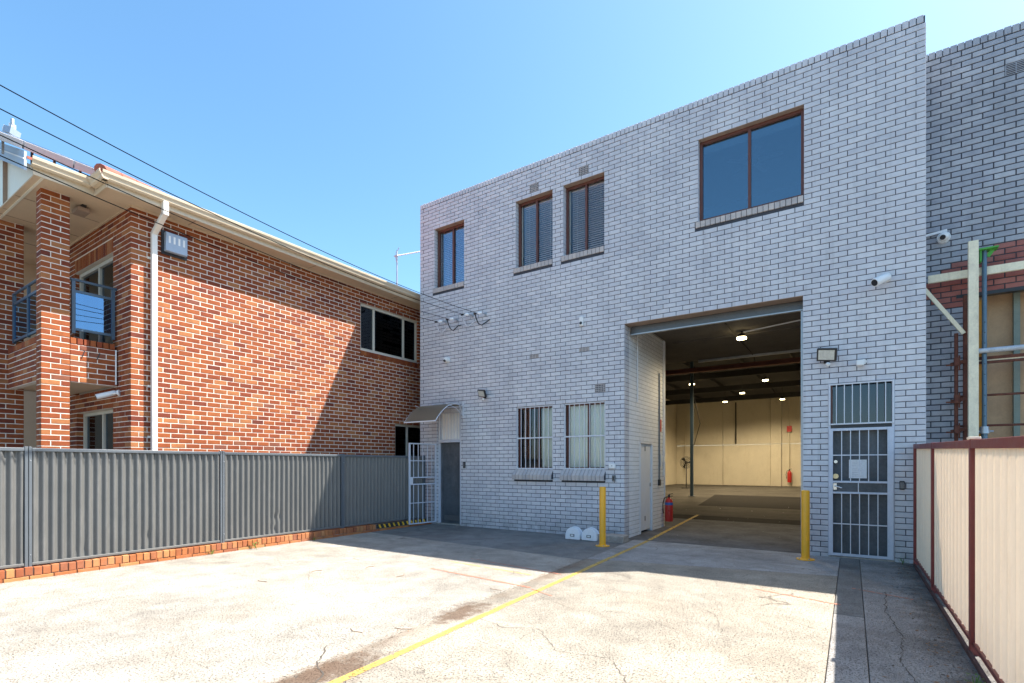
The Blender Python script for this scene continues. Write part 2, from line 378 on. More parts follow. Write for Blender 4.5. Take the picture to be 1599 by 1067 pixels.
# ------------------------------------------------------------------ masonry
CH, JT = .086, .010
def brick_geo(l, h, d, c=.004):
    v = []
    for (i, dd) in ((c, 0), (0, -c), (0, -d)):
        v += [(i, dd, i), (l - i, dd, i), (l - i, dd, h - i), (i, dd, h - i)]
    f = [(0, 1, 2, 3)]
    for r in (0, 4):
        for k in range(4): f.append((r + k, r + 4 + k, r + 4 + (k + 1) % 4, r + (k + 1) % 4))
    return v, f
def brick_face(recs, fr, L, z0, n, mat, openings=(), lead0=False, lead1=False, phase=0, k0=0, matfn=None, goff=0):
    for k in range(k0, n):
        z = z0 + k * CH; zc = z + .038; par = (k + phase) % 2
        lo = .12 if (lead0 and par) else 0; hi = L - .12 if (lead1 and not par) else L
        s = goff if not par else goff - .12
        cuts = [(o[0], o[1]) for o in openings if o[2] - .002 < zc < o[3] + .002]
        iv = [(lo, hi)]
        for c0, c1 in cuts:
            nv = []
            for a, b in iv:
                if c1 <= a or c0 >= b: nv.append((a, b)); continue
                if c0 > a: nv.append((a, c0))
                if c1 < b: nv.append((c1, b))
            iv = nv
        for i0, i1 in iv:
            pc = []; a = s
            while a < L:
                b0 = max(a, i0); b1 = min(a + .23, i1)
                if b1 - b0 > .004: pc.append([b0, b1])
                a += .24
            if not pc: continue
            pc[0][0] = i0; pc[-1][1] = i1
            if len(pc) > 1 and pc[0][1] - pc[0][0] < .05: pc[1][0] = i0; pc.pop(0)
            if len(pc) > 1 and pc[-1][1] - pc[-1][0] < .05: pc[-2][1] = i1; pc.pop()
            for b0, b1 in pc:
                m_ = matfn(k, (b0 + b1) / 2) if matfn else mat
                if m_: recs.append((fr, b0, random.gauss(0, .0009), z, b1 - b0, .076, .11, m_))
def wall_mesh(mb, fr, L, z0, z1, ops, front, back, mat, grow=.008, a_lo=0, a_hi=0):
    ops = [(a - grow, b + grow, c - grow, d + grow) for a, b, c, d in ops]
    xs = sorted({a_lo, L - a_hi, *[min(max(v, a_lo), L - a_hi) for o in ops for v in o[:2]]}); zs = sorted({z0, z1, *[min(max(v, z0), z1) for o in ops for v in o[2:]]})
    def solid(i, j):
        if i < 0 or j < 0 or i >= len(xs) - 1 or j >= len(zs) - 1: return False
        x = (xs[i] + xs[i + 1]) / 2; z = (zs[j] + zs[j + 1]) / 2
        return not any(o[0] < x < o[1] and o[2] < z < o[3] for o in ops)
    q = lambda a, d, z: fr.p(a, d, z)
    for i in range(len(xs) - 1):
        for j in range(len(zs) - 1):
            if not solid(i, j): continue
            a, b, c, d = xs[i], xs[i + 1], zs[j], zs[j + 1]
            mb.add([q(a, front, c), q(b, front, c), q(b, front, d), q(a, front, d)], [(0, 1, 2, 3)], mat)
            mb.add([q(a, back, c), q(b, back, c), q(b, back, d), q(a, back, d)], [(3, 2, 1, 0)], mat)
            for (di, dj, p1, p2) in ((-1, 0, (a, c), (a, d)), (1, 0, (b, c), (b, d)), (0, -1, (a, c), (b, c)), (0, 1, (a, d), (b, d))):
                if not solid(i + di, j + dj):
                    mb.add([q(p1[0], front, p1[1]), q(p2[0], front, p2[1]), q(p2[0], back, p2[1]), q(p1[0], back, p1[1])], [(0, 1, 2, 3)], mat)
CAM = Vector((0, 0, 1.44)); cy, sy_ = math.cos(R(33.52)), math.sin(R(33.52))
def score(rec):
    fr, a, d, z, l, h, dp, m_ = rec
    p = Vector(fr.p(a + l / 2, 0, z + h / 2)); v = p - CAM
    right = v.x * cy + v.y * sy_; fwd = -v.x * sy_ + v.y * cy
    if fwd < .5: return 0
    x = 799.5 + 801 * right / fwd; y = 727 - 801 * v.z / fwd
    if x < 4 or x > 1595 or y < 4 or y > 1063: return 0
    return l * h * abs(v.dot(fr.n)) / v.length ** 3
_bm = {}
def lay_bricks(recs, root, wall, limit=300, name='brick', stuff='brickwork'):
    recs = sorted(recs, key=score, reverse=True)
    for fr, a, d, z, l, h, dp, m_ in recs[:limit]:
        key = (round(l, 3), round(h, 3), round(dp, 3), m_)
        if key not in _bm:
            v, f = brick_geo(l, h, dp); me = bpy.data.meshes.new(name); me.from_pydata(v, [], [tuple(reversed(q)) for q in f]); me.materials.append(M[m_]); _bm[key] = me
        o = bpy.data.objects.new(name, _bm[key]); C.objects.link(o); o.parent = wall
        o.matrix_parent_inverse = parent_inv(wall)
        p = fr.p(a, d, z); u, n = fr.u, fr.n; s = fr.u.cross(fr.n)
        rot = Matrix(((u.x, n.x, 0), (u.y, n.y, 0), (u.z, n.z, 1)))
        if rot.determinant() > 0: pass
        mt = rot.to_4x4(); mt.translation = p
        o.matrix_basis = mt
    rest = recs[limit:]
    if rest:
        mb = MB()
        for fr, a, d, z, l, h, dp, m_ in rest:
            v, f = brick_geo(l, h, dp)
            mb.add([fr.p(a + x, d + y, z + zz) for x, y, zz in v], f, m_)
        o = mb.build(stuff, root, kind='stuff')

# ================================================================== GROUND
gr = part('ground', None, lambda b: b.box(W, -400, 400, -400, 400, -.5, -.03, 'asphalt')); gr['kind'] = 'structure'
soil = part('soil_bed', gr, lambda b: b.box(W, -30, 12, -14, 9.7, -.029, -.014, 'soil'))
jx = lambda y: -3.10 - .045 * y
def slab(poly, mat, z=0.0, t=.06):
    def f(b):
        n = len(poly); b.add([(x, y, z - t) for x, y in poly] + [(x, y, z) for x, y in poly], [tuple(range(n, 2 * n))] + [(i, (i + 1) % n, n + (i + 1) % n, n + i) for i in range(n)], mat)
    return part('slab', gr, f, bevel=.004)
g = .0035
def wob(x0, y0, x1, y1, n=24, amp=.006):
    return [(x0 + (x1 - x0) * i / n + random.uniform(-amp, amp) * (0 < i < n), y0 + (y1 - y0) * i / n + random.uniform(-amp, amp) * (0 < i < n)) for i in range(n + 1)]
e1 = [(jx(y) - g + random.uniform(-.004, .004), y) for y in [i * .25 for i in range(-48, 29)]]
slab([(-8.66, -12)] + e1 + [(jx(7.2) - g, 7.12), (-8.66, 7.55)][0:] , 'concrete_light')
e1b = [(jx(7.12) - g, 7.12 + .012), (jx(9.5) - g, 9.6)]
slab([(-8.66, 7.562), *e1b, (-9.3, 9.6), (-9.3, 7.60)], 'concrete_smooth')
slab([(x + 2 * g, y) for x, y in reversed(e1)][::-1] + [(jx(7.3) + g, 7.25), (-.15 - g, 7.9), (-.15 - g, -12)], 'concrete_main')
slab([(jx(7.3) + g, 7.262), (jx(9.6) + g, 9.62), (-.15 - g, 9.62), (-.15 - g, 7.912)], 'concrete_ramp')
slab([(-.15 + g, 5.9), (-.15 + g, 9.6), (.1 - g, 9.6), (.1 - g, 5.9)], 'concrete_smooth')
slab([(-.15 + g, 5.888), (.1 - g, 5.888), (.1 - g, -12), (-.15 + g, -12)], 'concrete_right')
slab([(.1 + g, 7.6)] + [(.1 + g, 9.6), (.86, 9.6), (.86, 7.6)], 'concrete_right')
slab([(.1 + g, 7.588), (.80, 7.588), (.80, 3), (.80, -12), (.1 + g, -12)], 'concrete_right')
slab([(-30, -12), (-8.68, -12), (-8.68, 12), (-30, 12)], 'concrete_smooth', -.01)
slab([(.82, -12), (12, -12), (12, 10.0), (.92, 10.0), (.92, 9.0), (.82, 9.0)], 'concrete_smooth', -.012)
# painted lines
def strip(name, p, q, wd, mat, parent=gr, n=30, z=.004, wear=.0, amp=.004):
    p = Vector(p); q = Vector(q); d = (q - p); s = Vector((-d.y, d.x)).normalized(); vs = []; fs = []
    for i in range(n + 1):
        c = p + d * i / n; a = wd / 2 * (1 - random.uniform(0, wear)); b_ = wd / 2 * (1 - random.uniform(0, wear)); j = random.uniform(-amp, amp)
        vs += [(c.x + s.x * (a + j), c.y + s.y * (a + j), z), (c.x - s.x * (b_ - j), c.y - s.y * (b_ - j), z)]
        if i: k = 2 * i; fs.append((k - 2, k - 1, k + 1, k))
    mb = MB(); mb.add(vs, fs, mat); return mb.build(name, parent)
def worn(name, base, cover):
    m, t, b, o = newmat(name)
    f = ramp(t, noise(t, 28, 5, .7, pos(t)), [(cover, 0), (cover + .08, 1)])
    p = pos(t); n1 = noise(t, 3, 4, .6, p)
    t.links.new(mixc(t, .3, (*base,), ramp(t, n1, [(.3, .6), (.7, 1)]), 'MULTIPLY'), b.inputs['Base Color']); b.inputs['Roughness'].default_value = .7
    tr = N(t, 'BsdfTransparent'); mx = N(t, 'MixShader'); t.links.new(f, mx.inputs[0]); t.links.new(b.outputs[0], mx.inputs[1]); t.links.new(tr.outputs[0], mx.inputs[2]); t.links.new(mx.outputs[0], o.inputs[0])
worn('worn_yellow', (.58, .38, .085), .525); worn('worn_red', (.55, .2, .12), .50); worn('faint_yellow', (.75, .5, .12), .47)
strip('painted_line', (-2.75, .2), (-3.24, 9.6), .075, 'worn_yellow', n=90, wear=.12)
strip('painted_line', (-3.245, 9.66), (-3.72, 15.4), .085, 'worn_yellow', n=50, wear=.12, z=.008)
strip('chalk_line', (-4.9, 5.35), (-3.15, 5.15), .045, 'worn_red', wear=.4)
strip('chalk_line', (-3.1, 5.1), (-2.75, 4.95), .03, 'worn_red', wear=.4)
strip('chalk_line', (-5.0, 5.9), (-3.5, 5.75), .04, 'faint_yellow', wear=.4)
strip('chalk_line', (-4.9, 6.25), (-3.2, 6.0), .03, 'worn_red', wear=.4)
strip('chalk_line', (-.95, 6.55), (-.1, 6.28), .05, 'worn_red', wear=.4)
strip('chalk_line', (.0, 7.2), (.55, 6.95), .035, 'worn_red', wear=.4)
def crack(pts, wd, seed, kind='crack'):
    rnd = random.Random(seed); P_ = []
    for (x0, y0), (x1, y1) in zip(pts, pts[1:]):
        n = max(3, int(math.hypot(x1 - x0, y1 - y0) / .04))
        P_ += [(x0 + (x1 - x0) * i / n + rnd.gauss(0, .008), y0 + (y1 - y0) * i / n + rnd.gauss(0, .008)) for i in range(n)]
    mb = MB(); vs = []; fs = []
    for i, (x, y) in enumerate(P_):
        q = P_[min(i + 1, len(P_) - 1)]; o_ = P_[max(i - 1, 0)]; d = Vector((q[0] - o_[0], q[1] - o_[1])).normalized(); h = wd * rnd.uniform(.2, 1) * (.3 if i in (0, len(P_) - 1) else 1)
        vs += [(x - d.y * h, y + d.x * h, .003), (x + d.y * h, y - d.x * h, .003)]
        if i: fs.append((2 * i - 2, 2 * i - 1, 2 * i + 1, 2 * i))
    mb.add(vs, fs, 'soil'); mb.build('crack', gr)
crack([(-3.0, 3.9), (-2.6, 3.75), (-2.3, 3.9), (-1.9, 3.5), (-1.5, 3.6), (-1.2, 3.2)], .004, 1)
crack([(-2.9, 4.9), (-2.3, 4.6), (-1.8, 4.8), (-1.0, 4.4)], .003, 2)
crack([(.32, 7.2), (.28, 6.2), (.36, 5.4), (.30, 4.7), (.40, 4.1), (.36, 3.4)], .006, 3)
crack([(-7.4, 4.6), (-6.8, 4.3), (-6.3, 4.4), (-5.6, 3.9)], .003, 4)
crack([(-8.5, 3.5), (-7.6, 4.1), (-7.0, 4.9), (-6.6, 5.8)], .004, 5)
crack([(-2.9, 2.35), (-2.7, 2.1), (-2.3, 2.05), (-2.0, 1.8)], .006, 6)
crack([(-3.5, 2.6), (-3.2, 2.3), (-3.0, 2.2), (-2.9, 1.9)], .009, 7)
crack([(-2.4, 8.6), (-1.9, 8.2), (-1.2, 8.4), (-.6, 8.0)], .003, 8)
crack([(-1.5, 5.6), (-1.1, 5.2), (-.9, 4.6)], .003, 9)
# ================================================================== GREY BUILDING
gb = empty('grey_building', (-4.1, 9.53, 0), 'two storey warehouse of grey painted brick with an open roller door', 'building')
FF = F((-9.10, 9.53, 0), (1, 0, 0), (0, -1, 0)); L = 10.0; X0 = -9.10
Z0 = -.02; rz = lambda k: Z0 + k * CH - JT / 2
ax = lambda x: x - X0
WT, WB = rz(85), rz(68)
ops = {
    'w1': (ax(-8.62), ax(-7.68), WB, WT), 'w2': (ax(-6.217), ax(-5.285), WB, WT), 'w3': (ax(-5.027), ax(-4.11), WB, WT),
    'w4': (ax(-2.30), ax(-.645), WB, WT), 'w5': (ax(-6.21), ax(-5.28), rz(16), rz(32)), 'w6': (ax(-5.02), ax(-4.09), rz(16), rz(32)),
    'door': (ax(-8.54), ax(-7.79), -.1, rz(32)), 'roller': (ax(-3.69), ax(-.66), -.1, rz(49)), 'rdoor': (ax(-.309), ax(.532), -.1, rz(32)),
}
vent_ops = [(ax(-4.56) - .115, ax(-4.56) + .115, rz(86) , rz(88)), (ax(-5.74) - .115, ax(-5.74) + .115, rz(86), rz(88)),
            (ax(-4.55) - .115, ax(-4.55) + .115, rz(44), rz(45)), (ax(-5.74) - .115, ax(-5.74) + .115, rz(44), rz(45)), (ax(-4.2) - .115, ax(-4.2) + .115, rz(34), rz(36))]
OPS = list(ops.values())
wall = MB(); wall_mesh(wall, FF, L, -.1, rz(92), OPS, -.009, -.25, 'dark_mortar', a_lo=.009, a_hi=.009)
wall_o = wall.build('wall', gb)
recs = []
brick_face(recs, FF, L, Z0, 92, 'grey_paint_brick', OPS + vent_ops + [(o[0] - .06, o[1] + .0, rz(67) - .05, rz(68)) for o in (ops['w1'], ops['w2'], ops['w3'], ops['w4'])] + [(o[0] - .05, o[1] + .0, rz(13) + .03, rz(16)) for o in (ops['w5'], ops['w6'])], lead0=True, lead1=True, goff=-.19)
# reveals of brick behind the facing leaf
for o in ('w1', 'w2', 'w3', 'w4', 'roller', 'door'):
    a0, a1, zl, zh = ops[o]; k0 = round((zl - Z0) / CH) if zl > 0 else 0; k1 = round((zh + JT / 2 - Z0) / CH)
    fr = F((X0 + a0, 9.66, 0), (0, 1, 0), (1, 0, 0))
    for k in range(max(0, k0), k1): recs.append((fr, 0, 0, Z0 + k * CH, .13 if o == 'roller' else .06, .076, .1, 'grey_paint_brick'))
# left flank and right flank of the building
FL = F((-9.10, 20, 0), (0, -1, 0), (-1, 0, 0))
FR = F((.90, 9.53, 0), (0, 1, 0), (1, 0, 0))
brick_face(recs, FR, .66, Z0, 92, 'grey_paint_brick', lead0=True, phase=0)
part('flank_wall', gb, lambda b: (b.box(W, -9.099, -8.88, 9.785, 15.0, -.1, rz(92), 'dark_mortar'), b.box(W, .66, .889, 9.785, 15.0, -.1, rz(92), 'dark_mortar')))
FLh = F((-9.10, 12.2, 0), (0, -1, 0), (-1, 0, 0))
brick_face(recs, FLh, 12.2 - 9.53, Z0, 92, 'grey_paint_brick', lead1=True, phase=0)
# white painted side wall inside the roller opening
FWi = F((-3.69, 9.80, 0), (0, 1, 0), (1, 0, 0)); wdoor = (.60, 1.43, -.1, rz(23) + .0)
brick_face(recs, FWi, 2.32, Z0, 51, 'white_paint_brick', [wdoor], phase=0)
part('side_wall', gb, lambda b: wall_mesh(b, FWi, 2.32, -.1, 4.39, [wdoor], -.005, -.16, 'white_mortar'))
lay_bricks(recs, gb, wall_o)
def vent(parent, fr, a, z, w_, h_, cols, rows, mat='grey_sill_brick'):
    def f(b):
        b.box(fr, a - w_ / 2, a + w_ / 2, -.1, -.016, z, z + h_, 'black_plastic')
        t = .009
        for i in range(cols + 1):
            x = a - w_ / 2 + (w_ - t) * i / cols; b.box(fr, x, x + t, -.0155, .002, z, z + h_, mat)
        for j in range(rows + 1):
            zz = z + (h_ - t) * j / rows; b.box(fr, a - w_ / 2 + t / 2, a + w_ / 2 - t / 2, -.015, .001, zz, zz + t, mat)
    return part('vent', parent, f)
for v in vent_ops[:2] + vent_ops[4:]: vent(wall_o, FF, (v[0] + v[1]) / 2, v[2] + .006, .22, .16, 6, 4)
for v in vent_ops[2:4]: vent(wall_o, FF, (v[0] + v[1]) / 2, v[2] + .006, .22, .075, 3, 4)
# coping: headers on edge
def coping_row(parent, fr, L, z, mat, hgt=.11, start=0, cap=.0):
    a = start + .004; n = 0
    keyl = (.076, hgt, .24, mat)
    if keyl not in _bm:
        v, f = brick_geo(*keyl[:3]); me = bpy.data.meshes.new('coping_brick'); me.from_pydata(v, [], [tuple(reversed(q)) for q in f] + [(8, 9, 10, 11)]); me.materials.append(M[mat]); _bm[keyl] = me
    while a + .076 < L + .01:
        o = bpy.data.objects.new('coping_brick', _bm[keyl]); C.objects.link(o); o.parent = parent; o.matrix_parent_inverse = parent_inv(parent)
        mt = Matrix(((fr.u.x, fr.n.x, 0), (fr.u.y, fr.n.y, 0), (0, 0, 1))).to_4x4(); mt.translation = fr.p(a, .003 + random.gauss(0, .0015), z + random.gauss(0, .0012)); o.matrix_basis = mt
        a += CH; n += 1
    return n
coping_row(wall_o, FF, L, rz(92) + .008, 'grey_paint_brick')
part('coping_bed', gb, lambda b: b.box(FF, .01, L - .01, -.24, -.009, rz(92) + .0005, rz(92) + .105, 'dark_mortar'))
# sills
def sill(fr, a0, a1, ztop, proj, drop, mat='grey_sill_brick', parent=gb, hgt=.11, n=None, knee=-.14):
    r = part('window_sill', parent, lambda b: b.prism(F(fr.p(a0, 0, 0), fr.n, fr.u), [(-.14, ztop + .01), (knee, ztop + .01), (proj - .03, ztop - drop - .015), (proj - .03, ztop - drop - hgt + .02), (-.14, ztop - drop - hgt + .02)], 0, a1 - a0, 'dark_mortar'))
    n = n or max(2, round((a1 - a0) / CH)); p = (a1 - a0) / n
    for i in range(n):
        b = MB(); x0 = a0 + i * p + .004; x1 = x0 + p - .009; j = random.gauss(0, .002)
        b.prism(F(fr.p(x0, 0, 0), fr.n, fr.u), [(-.14, ztop + .02), (knee + .001, ztop + .0199), (proj + j, ztop - drop), (proj - .008 + j, ztop - drop - hgt), (-.14, ztop - drop - hgt)], 0, x1 - x0, mat)
        b.build('sill_brick', r, bevel=.003)
for k in ('w1', 'w2', 'w3', 'w4'):
    o = ops[k]; sill(FF, o[0] - .045, o[1] - .005, WB - .004, .022, .012, hgt=.10)
for k in ('w5', 'w6'):
    o = ops[k]; sill(FF, o[0] - .045, o[1] + .01, rz(16) + .0, .10, .115, hgt=.105, mat='grey_sill_brick', knee=-.03)
# windows
def window(parent, fr, a0, a1, z0, z1, dset, mull, mat, glass, fw=.045, fd=.07, name='window', rails=()):
    fo = MB()
    for (x0, x1, y0, y1) in ((a0, a0 + fw, z0, z1), (a1 - fw, a1, z0, z1), (a0 + fw, a1 - fw, z0, z0 + fw), (a0 + fw, a1 - fw, z1 - fw, z1)):
        fo.box(fr, x0, x1, dset - fd, dset, y0, y1, mat)
    wo_ = fo.build(name, parent, bevel=.003)
    es = [a0 + fw] + [m for mm in mull for m in (mm - fw * .45, mm + fw * .45)] + [a1 - fw]
    for mm in mull: pbox('mullion', wo_, fr, mm - fw * .45, mm + fw * .45, dset - fd + .004, dset - .004, z0 + fw, z1 - fw, mat, .002)
    for i in range(0, len(es), 2):
        pbox('pane', wo_, fr, es[i] - .003, es[i + 1] + .003, dset - fd * .6 - .004, dset - fd * .6, z0 + fw - .003, z1 - fw + .003, glass)
        for rr in rails: pbox('rail', wo_, fr, es[i], es[i + 1], dset - fd * .5, dset - .01, rr - .015, rr + .015, mat)
    return wo_
def blind(parent, fr, a0, a1, z0, z1, d, pitch=.045):
    def f(b):
        z = z1 - .05
        b.box(fr, a0, a1, d - .025, d + .012, z1 - .04, z1, 'blind_slat')
        while z > z0:
            b.add([fr.p(a0, d - .012, z), fr.p(a1, d - .012, z), fr.p(a1, d + .010, z - .034), fr.p(a0, d + .010, z - .034)], [(0, 1, 2, 3)], 'blind_slat'); z -= pitch
        for x in (a0 + .12, a1 - .12): b.box(fr, x, x + .004, d + .0105, d + .0125, z0, z1, 'white_plastic')
    return part('blind', parent, f)
for k, m in (('w1', 0), ('w2', 0), ('w3', 0)):
    o = ops[k]; wd = o[1] - o[0]
    w_ = window(gb, FF, o[0], o[1], WB + .012, WT, -.13, [o[0] + wd * (.50 if k != 'w1' else .52)], 'brown_frame', 'window_glass')
    blind(w_, FF, o[0] + (.10 if k != 'w1' else .13), o[1] - .05, WB + .06, WT - .05, -.235)
    pbox('lintel', gb, FF, o[0], o[1], -.25, -.003, WT + .0005, WT + .0075, 'brown_soffit')
    pbox('jamb_lining', w_, FF, o[0] + .046, o[0] + .07, -.2, -.195, WB + .06, WT - .05, 'white_paint')
o = ops['w4']; w4 = window(gb, FF, o[0], o[1], WB + .012, WT, -.10, [o[0] + (o[1] - o[0]) * .50], 'brown_frame', 'tint_glass', fw=.05)
pbox('lintel', gb, FF, o[0], o[1], -.25, -.003, WT + .0005, WT + .0075, 'brown_soffit')
part('roller_blind', w4, lambda b: b.box(FF, o[0] + .055, o[1] - .055, -.21, -.19, WT - .19, WT - .055, 'white_paint'), bevel=.01)
def rose(b):
    c = Vector((-1.55, 10.6, 7.28))
    b.tube([c, c - Vector((0, 0, .05))], .2, 'white_plastic', 24); b.tube([c - Vector((0, 0, .05)), c - Vector((0, 0, .13))], [.12, .05], 'chrome', 16)
    for k in range(5):
        a = k * 1.257; b.beam(c + Vector((math.cos(a) * .06, math.sin(a) * .06, -.1)), c + Vector((math.cos(a) * .5, math.sin(a) * .5, -.1)), .11, .01, 'white_plastic')
fan = part('ceiling_fan', None, rose); tag(fan, 'white ceiling fan seen through the large upstairs window', 'fan')
# grilles
def grille(parent, fr, a0, a1, z0, z1, d, nb, mids=(), fw=.03, bar=.013, mat='bar_paint', name='security_grille', skipmid=None, bars=None):
    b = MB()
    for (x0, x1, y0, y1) in ((a0, a0 + fw, z0, z1), (a1 - fw, a1, z0, z1), (a0 + fw, a1 - fw, z0, z0 + fw), (a0 + fw, a1 - fw, z1 - fw, z1)): b.box(fr, x0, x1, d - .012, d + .012, y0, y1, mat)
    r = b.build(name, parent, bevel=.002)
    for zz in mids: pbox('crossbar', r, fr, a0 + fw, a1 - fw, d - .009, d + .009, zz - .014, zz + .014, mat, .001)
    for i in range(1, nb + 1):
        x = a0 + (a1 - a0) * i / (nb + 1)
        pbox('bar', r, fr, x - bar / 2, x + bar / 2, d - .0065, d + .0065, z0 + fw, z1 - fw, mat, .001)
    return r
zb, zt = rz(16), rz(32)
for k, cm in (('w5', 'curtain_white'), ('w6', 'curtain_white')):
    o = ops[k]; w_ = window(gb, FF, o[0], o[1], zb + .01, zt, -.12, [o[0] + (o[1] - o[0]) * .55], 'brown_frame', 'window_glass', fw=.04)
    grille(w_, FF, o[0] + .003, o[1] - .003, zb + .012, zt - .004, -.035, 7, [(zb + zt) / 2 + .0], fw=.022)
    def cur(b, o=o, k=k):
        a0 = o[0] + .05; a1 = o[1] - .05; n = 60
        lo, hi = (a0 + (a1 - a0) * (.0 if k == 'w6' else .62), a1)
        vs = []; fs = []
        for i in range(n + 1):
            x = lo + (hi - lo) * i / n; dd = -.205 + .018 * math.sin(i * 1.35) + .006 * math.sin(i * .41)
            vs += [FF.p(x, dd, zb + .04), FF.p(x, dd, zt - .03)]
            if i: fs.append((2 * i - 2, 2 * i, 2 * i + 1, 2 * i - 1))
        b.add(vs, fs, cm)
    part('curtain', w_, cur)
# left door: transom grille, frame, leaf, open barred gate
o = ops['door']; zd = 2.0
def dframe(b):
    b.box(FF, o[0], o[0] + .045, -.16, -.06, 0, zt, 'gate_paint'); b.box(FF, o[1] - .035, o[1], -.16, -.02, 0, zt, 'gate_paint')
    b.box(FF, o[0] + .045, o[1] - .035, -.14, -.015, zd, zd + .05, 'gate_paint')
df = part('door_frame', gb, dframe, bevel=.002)
grille(df, FF, o[0] + .047, o[1] - .037, zd + .052, zt - .004, -.04, 6, fw=.018)
pbox('transom_backing', df, FF, o[0] + .046, o[1] - .036, -.13, -.125, zd + .051, zt - .002, 'curtain_white')
dl = pbox('door', gb, FF, o[0] + .05, o[1] - .04, -.15, -.105, .03, zd - .004, 'door_dark', .003)
part('door_seam', dl, lambda b: (b.box(FF, o[0] + .135, o[0] + .14, -.1045, -.1035, .03, zd - .01, 'black_plastic'), b.box(FF, o[0] + .16, o[1] - .06, -.104, -.10, .10, .22, 'roller_steel')))
part('door_step', gb, lambda b: b.box(FF, o[0], o[1], -.2, .01, -.02, .025, 'cut_block'))
FG = F((-8.535, 9.50, 0), Vector((-.11, -.815, 0)).normalized(), Vector((.815, -.11, 0)).normalized())
GW = .83
def gframe(b, fr, w_, h_, fw, z0=.05, mat='gate_paint'):
    b.box(fr, 0, fw, -.018, .018, z0, h_, mat); b.box(fr, w_ - fw, w_, -.018, .018, z0, h_, mat)
    for zz in (z0, h_ - fw * .7, .98, 1.14): b.box(fr, fw, w_ - fw, -.0165, .0165, zz, zz + fw * .7, mat)
gt = part('barred_gate', None, lambda b: gframe(b, FG, GW, 1.97, .04), bevel=.002)
tag(gt, 'pale barred security gate standing open beside the dark left door', 'gate')
for i in range(1, 6):
    x = GW * i / 6
    for z0_, z1_ in ((.08, .98), (1.168, 1.945)): pbox('bar', gt, FG, x - .007, x + .007, -.007, .007, z0_, z1_, 'gate_paint')
for zz in (.55, 1.55): pbox('crossbar', gt, FG, .04, GW - .04, -.0085, .0085, zz - .01, zz + .01, 'gate_paint')
pbox('lock_box', gt, FG, GW - .11, GW - .041, -.022, .022, .99, 1.16, 'bar_paint', .004)
for zz in (.3, 1.1, 1.75): part('hinge', gt, lambda b: b.tube([FG.p(.0, 0, zz), FG.p(.0, 0, zz + .08)], .012, 'gate_paint'), smooth=True)
# awning
aw = empty('door_awning', (-8.2, 9.5, 2.85), 'small curved bronze awning above the dark left door', 'awning')
prof = [(0.02 + .97 * t, 2.86 + .10 * math.sin(t * 2.0) - .52 * t * t * t ** .3) for t in [i / 14 for i in range(15)]]
def sheet(b):
    vs = []; fs = []
    for i, (d, z) in enumerate(prof):
        for xx in (-8.66, -7.70): vs += [(xx, 9.53 - d, z), (xx, 9.53 - d, z - .006)]
    for i in range(14):
        k = 4 * i; fs += [(k, k + 4, k + 6, k + 2), (k + 1, k + 3, k + 7, k + 5), (k, k + 1, k + 5, k + 4), (k + 2, k + 6, k + 7, k + 3)]
    b.add(vs, fs, 'bronze_sheet')
part('awning_sheet', aw, sheet, smooth=True)
for xx in (-8.66, -7.70):
    def br(b, xx=xx):
        b.tube([(xx, 9.53 - d, z - .012) for d, z in prof], .010, 'bar_paint', 8)
        b.tube([(xx, 9.52, 2.62), (xx, 9.25, 2.78), (xx, 8.9, 2.86)], .008, 'bar_paint', 8); b.tube([(xx, 9.52, 2.62), (xx, 9.35, 2.9)], .008, 'bar_paint')
        b.box(W, xx - .02, xx + .02, 9.50, 9.525, 2.56, 2.95, 'bar_paint')
    part('bracket', aw, br, smooth=True)
part('front_rail', aw, lambda b: b.tube([(-8.66, 9.53 - prof[-1][0], prof[-1][1]), (-7.70, 9.53 - prof[-1][0], prof[-1][1])], .014, 'white_paint', 8), smooth=True)
# right door
o = ops['rdoor']
def rf(b):
    b.box(FF, o[0], o[0] + .03, -.1, .0, 0, zt, 'gate_paint'); b.box(FF, o[1] - .03, o[1], -.1, .0, 0, zt, 'gate_paint'); b.box(FF, o[0] + .03, o[1] - .03, -.1, -.005, 2.02, 2.07, 'black_plastic')
rfo = part('door_frame', gb, rf, bevel=.002)
grille(rfo, FF, o[0] + .005, o[1] - .005, 2.075, zt - .006, .012, 7, fw=.022)
pbox('transom_pane', rfo, FF, o[0] + .03, o[1] - .03, -.09, -.085, 2.07, zt, 'dark_glass')
pbox('transom_backing', rfo, FF, o[0] + .03, o[1] - .03, -.135, -.12, 2.07, zt, 'dark_room')  # added dark backing, makes the pane read dark and hides the lit partition
pbox('transom_reveal', rfo, FF, o[0] + .03, o[0] + .055, -.084, -.03, 2.08, zt, 'brown_frame')
rd = pbox('door', gb, FF, o[0] + .03, o[1] - .03, -.14, -.10, .02, 2.02, 'door_dark', .003)
gt2 = MB(); fr2 = F(FF.p(o[0] + .012, .012, 0), FF.u, FF.n); w2_ = o[1] - o[0] - .024
gt2.box(fr2, 0, .05, -.015, .015, .03, 2.02, 'gate_paint'); gt2.box(fr2, w2_ - .075, w2_, -.015, .015, .03, 2.02, 'gate_paint')
for zz, hh in ((.03, .04), (1.98, .04), (1.0, .03), (1.17, .03)): gt2.box(fr2, .05, w2_ - .075, -.0145, .0145, zz, zz + hh, 'gate_paint')
g2 = gt2.build('security_screen', gb, bevel=.002)
for i in range(1, 6):
    x = .05 + (w2_ - .125) * i / 6
    for z0_, z1_ in ((.07, 1.0), (1.2, 1.98)): pbox('bar', g2, fr2, x - .006, x + .006, -.006, .006, z0_, z1_, 'bar_paint')
for zz in (.53, 1.6): pbox('crossbar', g2, fr2, .05, w2_ - .075, -.0075, .0075, zz - .008, zz + .008, 'bar_paint')
pbox('letter_plate', g2, fr2, .053, w2_ - .078, -.013, -.009, 1.031, 1.169, 'door_dark')
